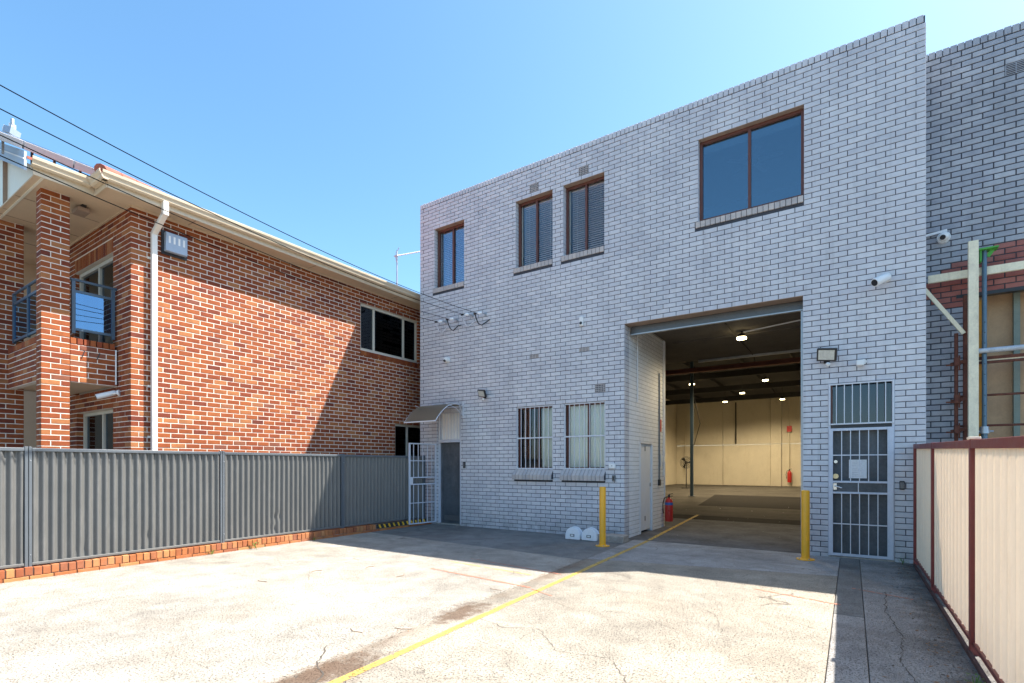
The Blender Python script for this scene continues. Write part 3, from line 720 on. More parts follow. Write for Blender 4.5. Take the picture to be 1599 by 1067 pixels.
pbox('centre_bar', g2, fr2, w2_ * .46, w2_ * .46 + .012, -.0085, .0085, 1.0305, 1.1695, 'bar_paint')
part('handle', g2, lambda b: (b.tube([fr2.p(.075, .015, 1.12), fr2.p(.075, .05, 1.12), fr2.p(.17, .05, 1.09)], .010, 'chrome', 10), b.box(fr2, .055, .10, .0, .012, 1.06, 1.16, 'chrome')), smooth=True)
def lockd(b): b.tube([fr2.p(.085, -.10, 1.27), fr2.p(.085, -.04, 1.27)], .04, 'brass', 18)
part('door_knob', rd, lockd, smooth=True)
part('lock_cylinder', rd, lambda b: b.tube([fr2.p(.085, -.10, 1.50), fr2.p(.085, -.06, 1.50)], .025, 'chrome', 14), smooth=True)
nb = pbox('paper_notice', rd, fr2, .26, .49, -.108, -.106, 1.24, 1.53, 'paper')
def ink(b):      # faded lines of small print, too small to read
    rnd = random.Random(3); z = 1.49
    for k in range(8):
        b.box(fr2, .30, .30 + rnd.uniform(.08, .16), -.1055, -.105, z, z + .003, 'faded_ink'); z -= .028 if k != 2 else .05
part('print', nb, ink)
part('doorstep', gb, lambda b: b.box(FF, o[0], o[1], -.2, .02, -.02, .022, 'cut_block'))
# roller door housing and lintel
o = ops['roller']; zr = rz(49)
pbox('lintel', gb, FF, o[0], o[1], -.27, -.003, zr + .0005, zr + .0075, 'brown_soffit')
def rol(b):
    for j in range(6): b.beam(FF.p(o[0] + .02, -.29 - .002 * j, zr - .015 - .022 * j), FF.p(o[1] - .02, -.29 - .002 * j, zr - .015 - .022 * j), .03, .018, 'roller_steel')
    b.box(FF, o[0] + .01, o[1] - .01, -.33, -.26, zr - .165, zr - .145, 'galv_steel')
    b.box(FF, o[0] + .03, o[1] - .03, -.4, -.31, zr - .14, zr + .2, 'roller_steel')
part('roller_door', gb, rol)
part('door_guide', gb, lambda b: b.box(FF, o[1] - .05, o[1] - .005, -.36, -.275, 0, zr - .17, 'galv_steel'))
# interior shell: mezzanine, side room, warehouse hall
part('mezzanine_floor', gb, lambda b: b.box(W, -9.07, .63, 9.79, 15.0, 4.40, 4.58, 'dark_ceiling'))
part('upper_ceiling', gb, lambda b: b.box(W, -9.07, .63, 9.79, 15.0, 7.45, 7.55, 'room_light'))
part('partition', gb, lambda b: (b.box(W, -8.87, -3.86, 12.0, 12.13, 0, 4.39, 'dark_room'), b.box(W, -3.86, -3.69, 12.121, 12.13, 0, 4.39, 'white_mortar'), b.box(W, -.60, .62, 9.79, 9.9, 0.0, 4.39, 'dark_room'), b.box(W, -8.87, .65, 12.5, 12.6, 4.6, 7.44, 'dark_room')))
part('roof', gb, lambda b: (b.box(W, -9.0, .8, 9.78, 15.2, 7.6, 7.7, 'roof_metal'), b.box(W, -11.6, .95, 15.2, 40.4, 6.75, 6.85, 'roof_metal')))
part('hall_wall', gb, lambda b: (b.box(W, -11.5, -11.3, 12.8, 40.3, 0, 6.75, 'interior_warm'), b.box(W, .65, .85, 15.02, 40.3, 0, 6.75, 'interior_warm'), b.box(W, -11.29, -9.07, 12.8, 12.95, 0, 6.75, 'interior_warm'),
     b.box(W, -11.29, .64, 14.85, 14.99, 4.6, 6.74, 'black_roof')))
part('hall_ceiling', gb, lambda b: b.box(W, -11.29, .64, 15.01, 39.99, 6.30, 6.35, 'black_roof'))
def fl(poly, z, mat, nm='floor_slab'):
    def f(b): n = len(poly); b.add([(x, y, z) for x, y in poly], [tuple(range(n))], mat)
    return part(nm, gb, f)
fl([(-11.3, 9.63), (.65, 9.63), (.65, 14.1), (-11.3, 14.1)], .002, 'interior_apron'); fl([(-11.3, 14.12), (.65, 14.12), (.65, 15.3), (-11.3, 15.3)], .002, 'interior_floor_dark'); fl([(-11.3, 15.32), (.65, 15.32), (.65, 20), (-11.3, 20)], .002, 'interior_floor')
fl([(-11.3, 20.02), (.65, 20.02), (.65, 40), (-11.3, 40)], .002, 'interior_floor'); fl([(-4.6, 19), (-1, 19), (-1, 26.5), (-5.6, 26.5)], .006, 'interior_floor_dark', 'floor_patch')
# back wall tilt panels
px = [-11.3, -7.9, -4.75, -4.05, .65]
for i in range(4):
    for z0_, z1_ in ((0, 2.93), (2.95, 6.29)):
        dy = .12 if i == 2 else 0
        part('wall_panel', gb, lambda b: b.box(W, px[i] + .012, px[i + 1] - .012, 40.0 - dy, 40.3, z0_, z1_, 'interior_warm'), bevel=.01)
def beams(b):
    for yy in (17.5, 22, 27, 32, 37): b.beam((-11.2, yy, 5.95), (.6, yy, 5.95), .12, .3, 'black_roof')
    for xx in (-9, -6.5, -4.2, -2.2, -.4): b.beam((xx, 15.1, 6.2), (xx, 39.8, 6.2), .08, .16, 'black_roof')
part('roof_beams', gb, beams)
part('red_beam', gb, lambda b: (b.beam((-11.2, 19.0, 4.87), (.6, 19.0, 4.87), .12, .14, 'red_beam'), b.beam((-11.2, 18.98, 4.79), (.6, 18.98, 4.79), .2, .02, 'red_beam')))
part('ceiling_batten', gb, lambda b: (b.beam((-3.6, 12.5, 4.388), (.6, 12.5, 4.388), .05, .02, 'dark_ceiling'), b.beam((-2.2, 9.9, 4.386), (-2.2, 15, 4.386), .02, .02, 'dark_ceiling'), b.beam((-3.6, 14.96, 4.37), (.6, 14.96, 4.37), .06, .06, 'galv_steel')))
part('column', gb, lambda b: (b.beam((-6.25, 24.7, 0.005), (-6.25, 24.7, 6.3), .13, .13, 'rail_blue'), b.beam((-6.25, 24.7, 0.0), (-6.25, 24.7, .02), .3, .3, 'rail_blue')))
for pts_, r_, m_ in (([(-10.6, 39.9, 5.8), (-10.6, 39.9, .8)], .04, 'interior_warm'), ([(-7.0, 39.9, 6.0), (-7.0, 39.9, 3.0)], .05, 'black_plastic'), ([(-3.6, 39.85, 6), (-3.6, 39.85, 1.2)], .04, 'interior_warm'), ([(-6.15, 24.7, 4.6), (-5.9, 24.8, 3.4), (-6.15, 24.7, 2.4)], .02, 'black_plastic')):
    part('wall_conduit', gb, lambda b: b.tube(pts_, r_, m_, 6))
# white side door + conduits on the white wall
ds = part('side_door_frame', gb, lambda b: (b.box(FWi, wdoor[0] + .0, wdoor[0] + .05, -.13, .012, 0, wdoor[3], 'white_paint'), b.box(FWi, wdoor[1] - .05, wdoor[1], -.13, .012, 0, wdoor[3], 'white_paint'), b.box(FWi, wdoor[0] + .05, wdoor[1] - .05, -.13, .012, wdoor[3] - .05, wdoor[3], 'white_paint')), bevel=.003)
sd = part('side_door', gb, lambda b: (b.box(FWi, wdoor[0] + .055, wdoor[0] + .40, -.07, -.03, .05, wdoor[3] - .055, 'white_paint'), b.box(FWi, wdoor[0] + .41, wdoor[1] - .055, -.07, -.03, .05, wdoor[3] - .055, 'white_paint')), bevel=.003)
for zz in (.25, 1.75): pbox('hinge', sd, FWi, wdoor[0] + .395, wdoor[0] + .42, -.03, -.022, zz, zz + .1, 'black_plastic')
pbox('handle', sd, FWi, wdoor[1] - .12, wdoor[1] - .09, -.03, -.005, .98, 1.06, 'chrome')
def conduits(b):
    b.tube([FWi.p(.42, .02, 4.2), FWi.p(.42, .02, 2.75)], .012, 'white_paint', 8)
    b.tube([FWi.p(1.85, .02, 3.55), FWi.p(1.85, .02, 1.1)], .018, 'roller_steel', 8)
    b.tube([FWi.p(2.16, .025, 4.35), FWi.p(2.16, .025, 1.2)], .018, 'white_paint', 8); b.tube([FWi.p(2.25, .02, 4.35), FWi.p(2.25, .02, .5)], .014, 'white_paint', 8)
part('conduit', gb, conduits, smooth=True)
for a, z, h_, m_ in ((1.84, .98, .14, 'black_plastic'), (1.93, 1.40, .30, 'white_plastic'), (2.14, 1.52, .13, 'white_plastic')): pbox('switch_box', gb, FWi, a - .04, a + .04, .0, .05, z, z + h_, m_, .004)
def uid(o, label, cat, group=None): return tag(o, label, cat, group)
uid(pbox('extinguisher_sign', None, FWi, 1.95, 2.05, .001, .008, 2.22, 2.50, 'red_gloss'), 'small red safety sign on the white side wall above the extinguisher', 'sign')
bpy.data.objects['extinguisher_sign'].location = (0, 0, 0)

def extinguisher(loc, label, s=1.0, hose=True):
    r = empty('fire_extinguisher', loc, label, 'fire extinguisher', 'fire extinguishers'); x, y, z = loc
    b = MB(); lathe(b, F(loc, (1, 0, 0), (0, 1, 0)), 0, 0, [(0, .02), (.085, .02), (.09, .04), (.09, .46), (.075, .52), (.03, .56), (.03, .58), (0, .58)], 'red_gloss', 18)
    for i in range(len(b.v)): v = b.v[i]; b.v[i] = (x + (v[0] - x) * s, y + (v[1] - y) * s, z + (v[2] - z) * s)
    cyl = b.build('cylinder', r, smooth=True)
    part('band', cyl, lambda b: b.tube([(x, y, z + .40 * s), (x, y, z + .46 * s)], .0915 * s, 'blue_band' if s == 1 else 'red_gloss', 18), smooth=True)
    part('label_plate', cyl, lambda b: b.tube([(x, y, z + .15 * s), (x, y, z + .33 * s)], .0912 * s, 'red_gloss', 18), smooth=True)
    part('valve', r, lambda b: (b.tube([(x, y, z + .57 * s), (x, y, z + .64 * s)], .025 * s, 'black_plastic', 10), b.beam((x - .02 * s, y, z + .63 * s), (x + .10 * s, y - .03 * s, z + .67 * s), .02 * s, .012 * s, 'black_plastic'), b.beam((x - .02 * s, y, z + .61 * s), (x + .10 * s, y - .03 * s, z + .61 * s), .02 * s, .012 * s, 'black_plastic')))
    part('hose', r, lambda b: b.tube([(x, y, z + .6 * s), (x - .10 * s, y - .02, z + .56 * s), (x - .14 * s, y - .03, z + .4 * s), (x - .12 * s, y - .03, z + .2 * s)], .012 * s, 'black_plastic', 8), smooth=True)
    return r
extinguisher((-3.55, 11.98, .12), 'red fire extinguisher with blue band at the end of the white side wall')
extinguisher((-3.55, 39.7, .25), 'red fire extinguisher on the far cream back wall', 1.45)
uid(part('extinguisher_sign', None, lambda b: b.box(W, -3.72, -3.42, 39.80, 39.84, 3.75, 4.15, 'red_gloss')), 'red extinguisher sign high on the far cream wall', 'sign')
# pedestal fan
pf = empty('pedestal_fan', (-8.69, 33, 0), 'black pedestal fan behind the dark column in the warehouse', 'fan')
part('stand', pf, lambda b: (b.tube([(-8.69, 33, .0), (-8.69, 33, 1.5)], .03, 'black_plastic', 10), b.tube([(-8.69, 33, .0), (-8.69, 33, .05)], .3, 'black_plastic', 20)), smooth=True)
def cage(b):
    c = Vector((-8.69, 32.9, 1.62)); u = Vector((cy, sy_, 0)); f_ = Vector((-sy_, cy, 0))
    for r_ in (.1, .2, .3, .37): b.tube([c - f_ * .1 * (1 - r_ / .5) + (u * math.cos(t) + Vector((0, 0, 1)) * math.sin(t)) * r_ for t in [i * math.pi / 12 for i in range(25)]], .012, 'black_plastic', 5)
    for i in range(20): t = i * math.pi / 10; b.beam(c - f_ * .1, c + (u * math.cos(t) + Vector((0, 0, 1)) * math.sin(t)) * .37, .01, .01, 'black_plastic')
    b.ball(c, .09, 'black_plastic', 10)
part('cage', pf, cage)
def fblade(b):
    c = Vector((-8.69, 32.93, 1.62)); u = Vector((cy, sy_, 0)); f_ = Vector((-sy_, cy, 0)); k = Vector((0, 0, 1))
    for i in range(3):
        t = i * 2.094; d = u * math.cos(t) + k * math.sin(t); e = -u * math.sin(t) + k * math.cos(t)
        b.add([c + d * .05, c + d * .33 + e * .14 + f_ * .03, c + d * .34 - e * .04 - f_ * .03, c + d * .06 - e * .04, c + d * .05 + f_ * .006, c + d * .33 + e * .14 + f_ * .036, c + d * .34 - e * .04 - f_ * .024, c + d * .06 - e * .04 + f_ * .006], [(0, 1, 2, 3), (7, 6, 5, 4), (0, 4, 5, 1), (1, 5, 6, 2), (2, 6, 7, 3), (3, 7, 4, 0)], 'black_plastic')
part('blade', pf, fblade)
# high bay lights
hb = [((-2.02, 12.2, 4.22), 'under the dark mezzanine just inside the roller door', 1.0), ((-3.32, 23.0, 5.5), 'first in the hall, above the red beam', 1.3), ((-3.45, 27.2, 5.5), 'right middle of the dark hall ceiling', 1.3),
      ((-6.70, 26.5, 5.5), 'at the head of the dark column', 1.3), ((-5.15, 31.3, 5.5), 'centre of the hall behind the middle pair', 1.3), ((-6.7, 34.6, 5.45), 'far left near the cream back wall', 1.3), ((-3.57, 35.6, 5.5), 'far right near the cream back wall', 1.3)]
for (x, y, z), lb, s in hb:
    r = empty('high_bay_light', (x, y, z), 'glowing warehouse ceiling light ' + lb, 'ceiling light', 'glowing warehouse ceiling lights')
    zc = 4.4 if y < 15 else 6.25
    part('housing', r, lambda b: (b.tube([(x, y, z + .04), (x, y, z + .12 * s)], [.10 * s, .05 * s], 'black_plastic', 16), b.tube([(x, y, z + .1 * s), (x, y, zc)], .012, 'black_plastic', 6)), smooth=True)
    part('lens', r, lambda b: b.tube([(x, y, z), (x, y, z + .038)], .10 * s, 'lamp_lens', 16))
    ld = bpy.data.lights.new('high_bay_lamp', 'SPOT'); ld.energy = 80 if y < 15 else 380; ld.color = (1, .80, .50); ld.shadow_soft_size = .12; ld.spot_size = R(165); ld.spot_blend = .5
    lo = bpy.data.objects.new('high_bay_lamp', ld); C.objects.link(lo); lo.location = (x, y, z - .03)
    lo.parent = r; lo.matrix_parent_inverse = parent_inv(r)
tp = part('track_conduit', gb, lambda b: b.tube([(-1.95, 12.0, 4.32), (-.2, 11.4, 4.32)], .015, 'white_paint', 8), smooth=True)

# ================================================================== RED BRICK HOUSE
hs = empty('red_brick_house', (-9.83, 3.55, 0), 'two storey red brick house with cream gutter and balcony', 'house')
XW = -9.83; HY = 3.55; ZT = 5.70; HL = 12.4 - HY
FH = F((XW, HY, 0), (0, 1, 0), (1, 0, 0))
zh = lambda k: -.06 + k * CH - JT / 2
hops = [(8.26 - HY, 10.22 - HY, zh(50), zh(63)), (9.38 - HY, 11.0 - HY, zh(15), zh(30))]
hw = MB(); wall_mesh(hw, FH, HL, -.2, ZT, hops, -.005, -.24, 'pink_mortar', .005, a_lo=.005)
# street-facing wall of the porch recess (facing -y)
FP = F((-14.5, HY, 0), (1, 0, 0), (0, -1, 0)); PL = 14.5 - 9.83
pops = [(-12.35 + 14.5, -10.55 + 14.5, zh(33), zh(60)), (-12.25 + 14.5, -10.55 + 14.5, zh(8), zh(29))]
wall_mesh(hw, FP, PL - .241, -.2, ZT, pops, -.005, -.24, 'pink_mortar', .005)
hwo = hw.build('wall', hs)
hrec = []
brick_face(hrec, FH, HL, -.06, 67, 'house_brick', hops + [(hops[0][0], hops[0][1], zh(49) - .03, zh(50))], lead0=True)
brick_face(hrec, FP, PL, -.06, 67, 'house_brick', pops + [(pops[0][0], pops[0][1], zh(60), zh(63))], lead1=True)
# pillars
def pillar(x1, y0, wy, wx, top, z0=-.06, ph=0):
    n = int((top - z0) / CH) + 1
    brick_face(hrec, F((x1, y0, 0), (0, 1, 0), (1, 0, 0)), wy, z0, n, 'house_brick', lead0=True, phase=ph)
    brick_face(hrec, F((x1 - wx, y0, 0), (1, 0, 0), (0, -1, 0)), wx, z0, n, 'house_brick', lead1=True, phase=ph)
    return part('pillar', hs, lambda b: b.box(W, x1 - wx + .005, x1 - .005, y0 + .005, y0 + wy - .005, -.1, top, 'pink_mortar'))
pillar(-10.33, 2.56, .35, .23, ZT)
pillar(-12.26, 2.10, .71, .35, ZT, ph=1)
# balcony side wall (+x face) and front wall (-y face)
zb0, zb1 = zh(33), zh(41)
FB1 = F((-10.345, 2.915, 0), (0, 1, 0), (1, 0, 0)); brick_face(hrec, FB1, HY - 2.92, -.06, 40, 'house_brick', k0=33)
FB2 = F((-12.25, 2.60, 0), (1, 0, 0), (0, -1, 0)); brick_face(hrec, FB2, 1.685, -.06, 40, 'house_brick', k0=33)
part('balcony_wall', hs, lambda b: (b.box(W, -10.45, -10.35, 2.92, HY - .01, zb0, zh(40), 'pink_mortar'), b.box(W, -12.25, -10.565, 2.605, 2.70, zb0, zh(40), 'pink_mortar')))
part('balcony_floor', hs, lambda b: b.box(W, -12.5, -10.36, 2.71, HY - .01, zb0 + .02, zb0 + .16, 'soffit_cream'))
for fr_, L_ in ((FB1, HY - 2.92), (FB2, 1.685)):
    a = .004
    while a + .076 < L_:
        hrec.append((fr_, a, .002, zh(40) + .004, .076, .10, .22, 'house_brick')); a += CH
# header soldier row above the upper porch door, sill under the side window
a = pops[0][0]
while a + .07 < pops[0][1]: hrec.append((FP, a + .004, 0, zh(60) + .006, .076, .235, .11, 'house_brick')); a += CH
hrec = [(f_, a + .001, d, z + .001, l - .003, h - .003, dp, m_) for f_, a, d, z, l, h, dp, m_ in hrec]
lay_bricks(hrec, hs, hwo)
sill(FH, hops[0][0] - .01, hops[0][1] + .01, zh(50) - .004, .035, .03, 'house_brick', hs, hgt=.10)
# side windows
wn = window(hs, FH, hops[0][0], hops[0][1], zh(50), zh(63), -.05, [8.72 - HY, 9.73 - HY], 'cream_frame', 'dark_glass', fw=.05)
def folds(b, fr, a0, a1, z0, z1, d, mat, w_=.02, n=50):
    vs = []; fs = []
    for i in range(n + 1):
        x = a0 + (a1 - a0) * i / n; dd = d + w_ * math.sin(i * 1.7)
        vs += [fr.p(x, dd, z0), fr.p(x, dd, z1)]
        if i: fs.append((2 * i - 2, 2 * i, 2 * i + 1, 2 * i - 1))
    b.add(vs, fs, mat)
part('curtain', wn, lambda b: folds(b, FH, 8.30 - HY, 10.2 - HY, zh(50), zh(63), -.2, 'curtain_dark'))
wn = window(hs, FH, hops[1][0], hops[1][1], zh(15), zh(30), -.05, [9.87 - HY], 'cream_frame', 'dark_glass', fw=.05)
part('curtain', wn, lambda b: folds(b, FH, 9.4 - HY, 10.9 - HY, zh(15), zh(30), -.2, 'curtain_dark'))
o = pops[0]; wn = window(hs, FP, o[0], o[1], o[2], o[3], -.07, [o[0] + .95], 'cream_frame', 'dark_glass', fw=.07, name='sliding_door')
part('curtain', wn, lambda b: folds(b, FP, o[0], o[0] + .95, o[2], o[3], -.3, 'curtain_dark'))
part('curtain', wn, lambda b: folds(b, FP, o[0] + 1.3, o[1], o[2], o[3], -.4, 'curtain_white'))
o = pops[1]; wn = window(hs, FP, o[0], o[1], o[2], o[3], -.10, [o[0] + .93], 'cream_frame', 'dark_glass', fw=.06)
part('curtain', wn, lambda b: folds(b, FP, o[0], o[1], o[2], o[3], -.3, 'curtain_dark'))
part('room_wall', hs, lambda b: (b.box(W, -14.5, -10.2, HY + .5, HY + .6, 0, ZT, 'dark_room'), b.box(W, -10.9, -10.8, 8, 12.3, 0, ZT, 'dark_room')))
# balcony railings
rl = part('side_railing', hs, lambda b: (b.tube([(-10.40, 2.93, 4.42), (-10.40, 3.56, 4.42)], .022, 'rail_blue', 10), b.beam((-10.40, 2.97, 3.56), (-10.40, 2.97, 4.40), .045, .045, 'rail_blue'), b.beam((-10.40, 3.50, 3.56), (-10.40, 3.50, 4.40), .045, .045, 'rail_blue'),
    b.beam((-10.40, 2.99, 4.24), (-10.40, 3.48, 4.24), .03, .04, 'rail_blue'), b.beam((-10.40, 2.99, 3.63), (-10.40, 3.48, 3.63), .03, .04, 'rail_blue')))
part('glass_panel', rl, lambda b: b.box(W, -10.404, -10.396, 3.0, 3.475, 3.65, 4.22, 'balcony_glass'))
rl = part('front_railing', hs, lambda b: (b.tube([(-12.2, 2.66, 4.42), (-10.57, 2.66, 4.42)], .022, 'rail_blue', 10), b.beam((-12.15, 2.66, 3.56), (-12.15, 2.66, 4.40), .045, .045, 'rail_blue'), b.beam((-11.35, 2.66, 3.56), (-11.35, 2.66, 4.40), .04, .04, 'rail_blue'), b.beam((-10.62, 2.66, 3.56), (-10.62, 2.66, 4.40), .045, .045, 'rail_blue'),
    b.beam((-12.13, 2.66, 4.24), (-10.64, 2.66, 4.24), .03, .04, 'rail_blue'), b.beam((-12.13, 2.66, 3.60), (-10.64, 2.66, 3.60), .03, .04, 'rail_blue')))
for a_, b_ in ((-12.12, -11.38), (-11.32, -10.65)): part('glass_panel', rl, lambda b: b.box(W, a_, b_, 2.656, 2.664, 3.62, 4.22, 'balcony_glass'))
# wall of the house further back on the left, seen through the balcony
part('back_porch_wall', hs, lambda b: b.box(W, -14.9, -14.51, 1.0, 12.3, -.1, ZT, 'soffit_cream'))
pr = [( -9.40, 0)]
# soffits, fascia, gutters, roof
part('soffit', hs, lambda b: (b.box(W, -10.3, -9.42, 3.10, 12.85, ZT, ZT + .02, 'soffit_cream'), b.box(W, -15.5, -10.301, 2.40, 12.85, ZT + .001, ZT + .021, 'soffit_cream'), b.box(W, -10.3, -9.9, 2.40, 3.099, ZT, ZT + .02, 'soffit_cream')))
part('cornice', hs, lambda b: (b.box(W, XW, XW + .02, HY + .0, 12.3, ZT - .035, ZT - .001, 'soffit_cream'), b.box(W, -14.4, XW, HY - .022, HY - .002, ZT - .035, ZT - .001, 'soffit_cream')))
for x_ in (-13.2, -12.0, -11.0): part('soffit_joint', hs, lambda b: b.box(W, x_, x_ + .012, 2.42, 3.5, ZT - .006, ZT - .0005, 'brown_soffit'))
for y_ in (4.4, 6.8, 9.2): part('soffit_joint', hs, lambda b: b.box(W, -9.8, -9.43, y_, y_ + .012, ZT - .006, ZT - .0005, 'brown_soffit'))
part('fascia', hs, lambda b: (b.box(W, -9.42, -9.40, 3.10, 12.85, ZT - .045, ZT + .14, 'gutter_cream'), b.box(W, -9.9, -9.88, 2.36, 3.10, ZT - .045, ZT + .14, 'gutter_cream'), b.box(W, -9.88, -9.42, 3.08, 3.10, ZT - .045, ZT + .14, 'gutter_cream')), bevel=.004)
def gutter(p, q, out):      # ogee gutter swept from p to q, out = outward vector
    prof_ = [(0, .02), (.0, -.0), (.06, .0), (.085, .02), (.09, .05), (.115, .085), (.12, .12), (.108, .128), (.104, .115), (.105, .09), (.075, .05), (.065, .02), (.012, .015)]
    out = Vector(out); vs = []; n = len(prof_); fs = []
    for e in (p, q): vs += [Vector(e) + out * a + Vector((0, 0, b_)) for a, b_ in prof_]
    for i in range(n - 1): fs.append((i, i + 1, n + i + 1, n + i))
    b = MB(); b.add(vs, fs, 'gutter_cream'); b.add(vs[:n], [tuple(range(n))], 'gutter_cream'); b.add(vs[n:], [tuple(range(n))], 'gutter_cream'); return b.build('gutter', hs)
gutter((-9.398, 3.0, ZT + .03), (-9.398, 12.85, ZT + .03), (1, 0, 0))
gutter((-9.878, 2.33, ZT + .05), (-9.878, 3.02, ZT + .05), (1, 0, 0))
gutter((-9.76, 3.078, ZT + .03), (-9.30, 3.078, ZT + .03), (0, -1, 0))
# roof planes with tile courses (hip end towards the street)
def roofm(b):
    PT = math.tan(R(23.5)); ex = -9.36; ez = ZT + .13; ye = 3.0
    nrow = 15; st = .34
    for i in range(nrow):
        x0 = ex - i * st; x1 = x0 - st - .03; z0 = ez + i * st * PT; z1 = z0 + (st + .03) * PT
        ys = ye + i * st
        y = ys
        while y < 12.9:
            y1 = min(y + .3, 12.9)
            b.add([(x0, y, z0 + .03), (x0, y + .15, z0 + .055), (x0, y1, z0 + .03), (x1, y1, z1), (x1, y + .15, z1 + .03), (x1, y, z1), (x0, y, z0), (x0, y1, z0)], [(0, 1, 4, 5), (1, 2, 3, 4), (6, 7, 2, 1), (6, 1, 0)], 'roof_tile'); y += .3
    R_ = nrow * st
    b.add([(ex, ye, ez), (ex - R_, ye + R_, ez + R_ * PT), (ex - 2 * R_, ye, ez)], [(0, 1, 2)], 'roof_tile')
    b.add([(ex, 12.9, ez), (ex - R_, 12.9, ez + R_ * PT), (ex - 2 * R_, 12.9, ez)], [(0, 1, 2)], 'cream_paint')
    b.add([(ex - R_, ye + R_, ez + R_ * PT), (ex - R_, 12.9, ez + R_ * PT), (ex - 2 * R_, 12.9, ez), (ex - 2 * R_, ye, ez)], [(0, 1, 2, 3)], 'roof_tile')
rf_ = part('roof', hs, roofm)
def hipcaps(b):
    PT = math.tan(R(23.5))
    for i in range(16):
        t = i * .33; p = Vector((-9.38 - t, 3.0 + t, ZT + .17 + t * PT)); q = p + Vector((-.36, .36, .36 * PT + .02))
        b.tube([p, q], [.085, .07], 'roof_tile', 10)
part('ridge_cap', rf_, hipcaps)
# porch gable: barge board, cream infill
def gable(b):
    PT = math.tan(R(24)); 
    b.add([(-9.92, 2.48, ZT - .01), (-15.2, 2.48, ZT - .01), (-15.2, 2.48, ZT + 2.4), (-14.8, 2.48, ZT + .1 + 4.88 * PT), (-9.92, 2.48, ZT + .10),
           (-9.92, 2.51, ZT - .01), (-15.2, 2.51, ZT - .01), (-15.2, 2.51, ZT + 2.4), (-14.8, 2.51, ZT + .1 + 4.88 * PT), (-9.92, 2.51, ZT + .10)], [(0, 1, 2, 3, 4), (5, 9, 8, 7, 6), (0, 5, 6, 1), (4, 3, 8, 9), (0, 4, 9, 5)], 'gable_cream')
part('gable_board', hs, gable)
part('gable_strip', hs, lambda b: b.beam((-11.72, 2.46, ZT + .0), (-11.72, 2.46, ZT + .80), .07, .02, 'brown_soffit'))
PT = math.tan(R(24))
part('barge_board', hs, lambda b: (b.prism(F((0, 0, 0), (1, 0, 0), (0, 1, 0)), [(-9.86, ZT - .03), (-9.86, ZT + .24), (-15.0, ZT + .24 + 5.14 * PT), (-15.0, ZT - .03 + 5.14 * PT)], 2.26, 2.29, 'gable_blue'),
    b.prism(F((0, 0, 0), (1, 0, 0), (0, 1, 0)), [(-9.84, ZT + .11), (-9.84, ZT + .13), (-15.0, ZT + .13 + 5.16 * PT), (-15.0, ZT + .11 + 5.16 * PT)], 2.245, 2.26, 'white_paint')))
part('porch_roof', hs, lambda b: b.add([(-9.85, 2.29, ZT + .18), (-9.85, 4.2, ZT + .18), (-14.9, 4.2, ZT + .18 + 5.05 * PT), (-14.9, 2.29, ZT + .18 + 5.05 * PT), (-9.85, 2.29, ZT + .14), (-9.85, 4.2, ZT + .14), (-14.9, 4.2, ZT + .14 + 5.05 * PT), (-14.9, 2.29, ZT + .14 + 5.05 * PT)], [(0, 1, 2, 3), (7, 6, 5, 4), (0, 4, 5, 1), (0, 3, 7, 4)], 'roof_tile'))
# solar panels, three side by side along the porch eave
for i, (y0, y1) in enumerate(((1.35, 2.28), (2.30, 2.86), (2.88, 3.62))):
    sp = part('solar_panel', None, lambda b: b.beam((-10.02, (y0 + y1) / 2, 6.09), (-10.90, (y0 + y1) / 2, 6.09 + .88 * .49), y1 - y0, .11, 'solar_frame'), bevel=.004)
    tag(sp, ['leftmost grey solar panel overhanging the porch gable', 'middle grey solar panel on the porch roof edge', 'right grey solar panel on the porch roof nearest the gutter corner'][i], 'solar panel', 'solar panels on the house roof')
    part('cell_sheet', sp, lambda b: b.beam((-10.06, (y0 + y1) / 2, 6.172), (-10.88, (y0 + y1) / 2, 6.172 + .82 * .49), y1 - y0 - .06, .004, 'solar_glass'))
    part('mount', sp, lambda b: [b.beam((-10.3, y_, 5.98), (-10.3, y_, 6.16), .03, .03, 'galv_steel') for y_ in (y0 + .15, y1 - .15)])
# downpipe
dpy = 3.86
def dpipe(b):
    b.beam((XW + .07, dpy, .0), (XW + .07, dpy, 5.36), .085, .075, 'pipe_cream')
    b.beam((XW + .07, dpy, 5.33), (-9.36, dpy, 5.56), .085, .075, 'pipe_cream'); b.beam((-9.36, dpy, 5.52), (-9.36, dpy, 5.76), .085, .09, 'pipe_cream')
dp = part('downpipe', hs, dpipe, bevel=.012)
for zz in (1.9, 2.75, 4.9): pbox('pipe_clip', dp, F((XW, dpy, 0), (0, 1, 0), (1, 0, 0)), -.075, .075, .0, .02, zz, zz + .035, 'pipe_cream')
part('overflow_pipe', hs, lambda b: b.tube([(-10.335, 3.52, 2.80), (-10.335, 3.52, 3.38)], .012, 'white_plastic', 8))
for y_ in (3.06, 3.26): part('wall_crack', hs, lambda b: b.beam((-10.340, y_, 3.17), (-10.340, y_ + .04, 3.29), .004, .012, 'black_plastic'))
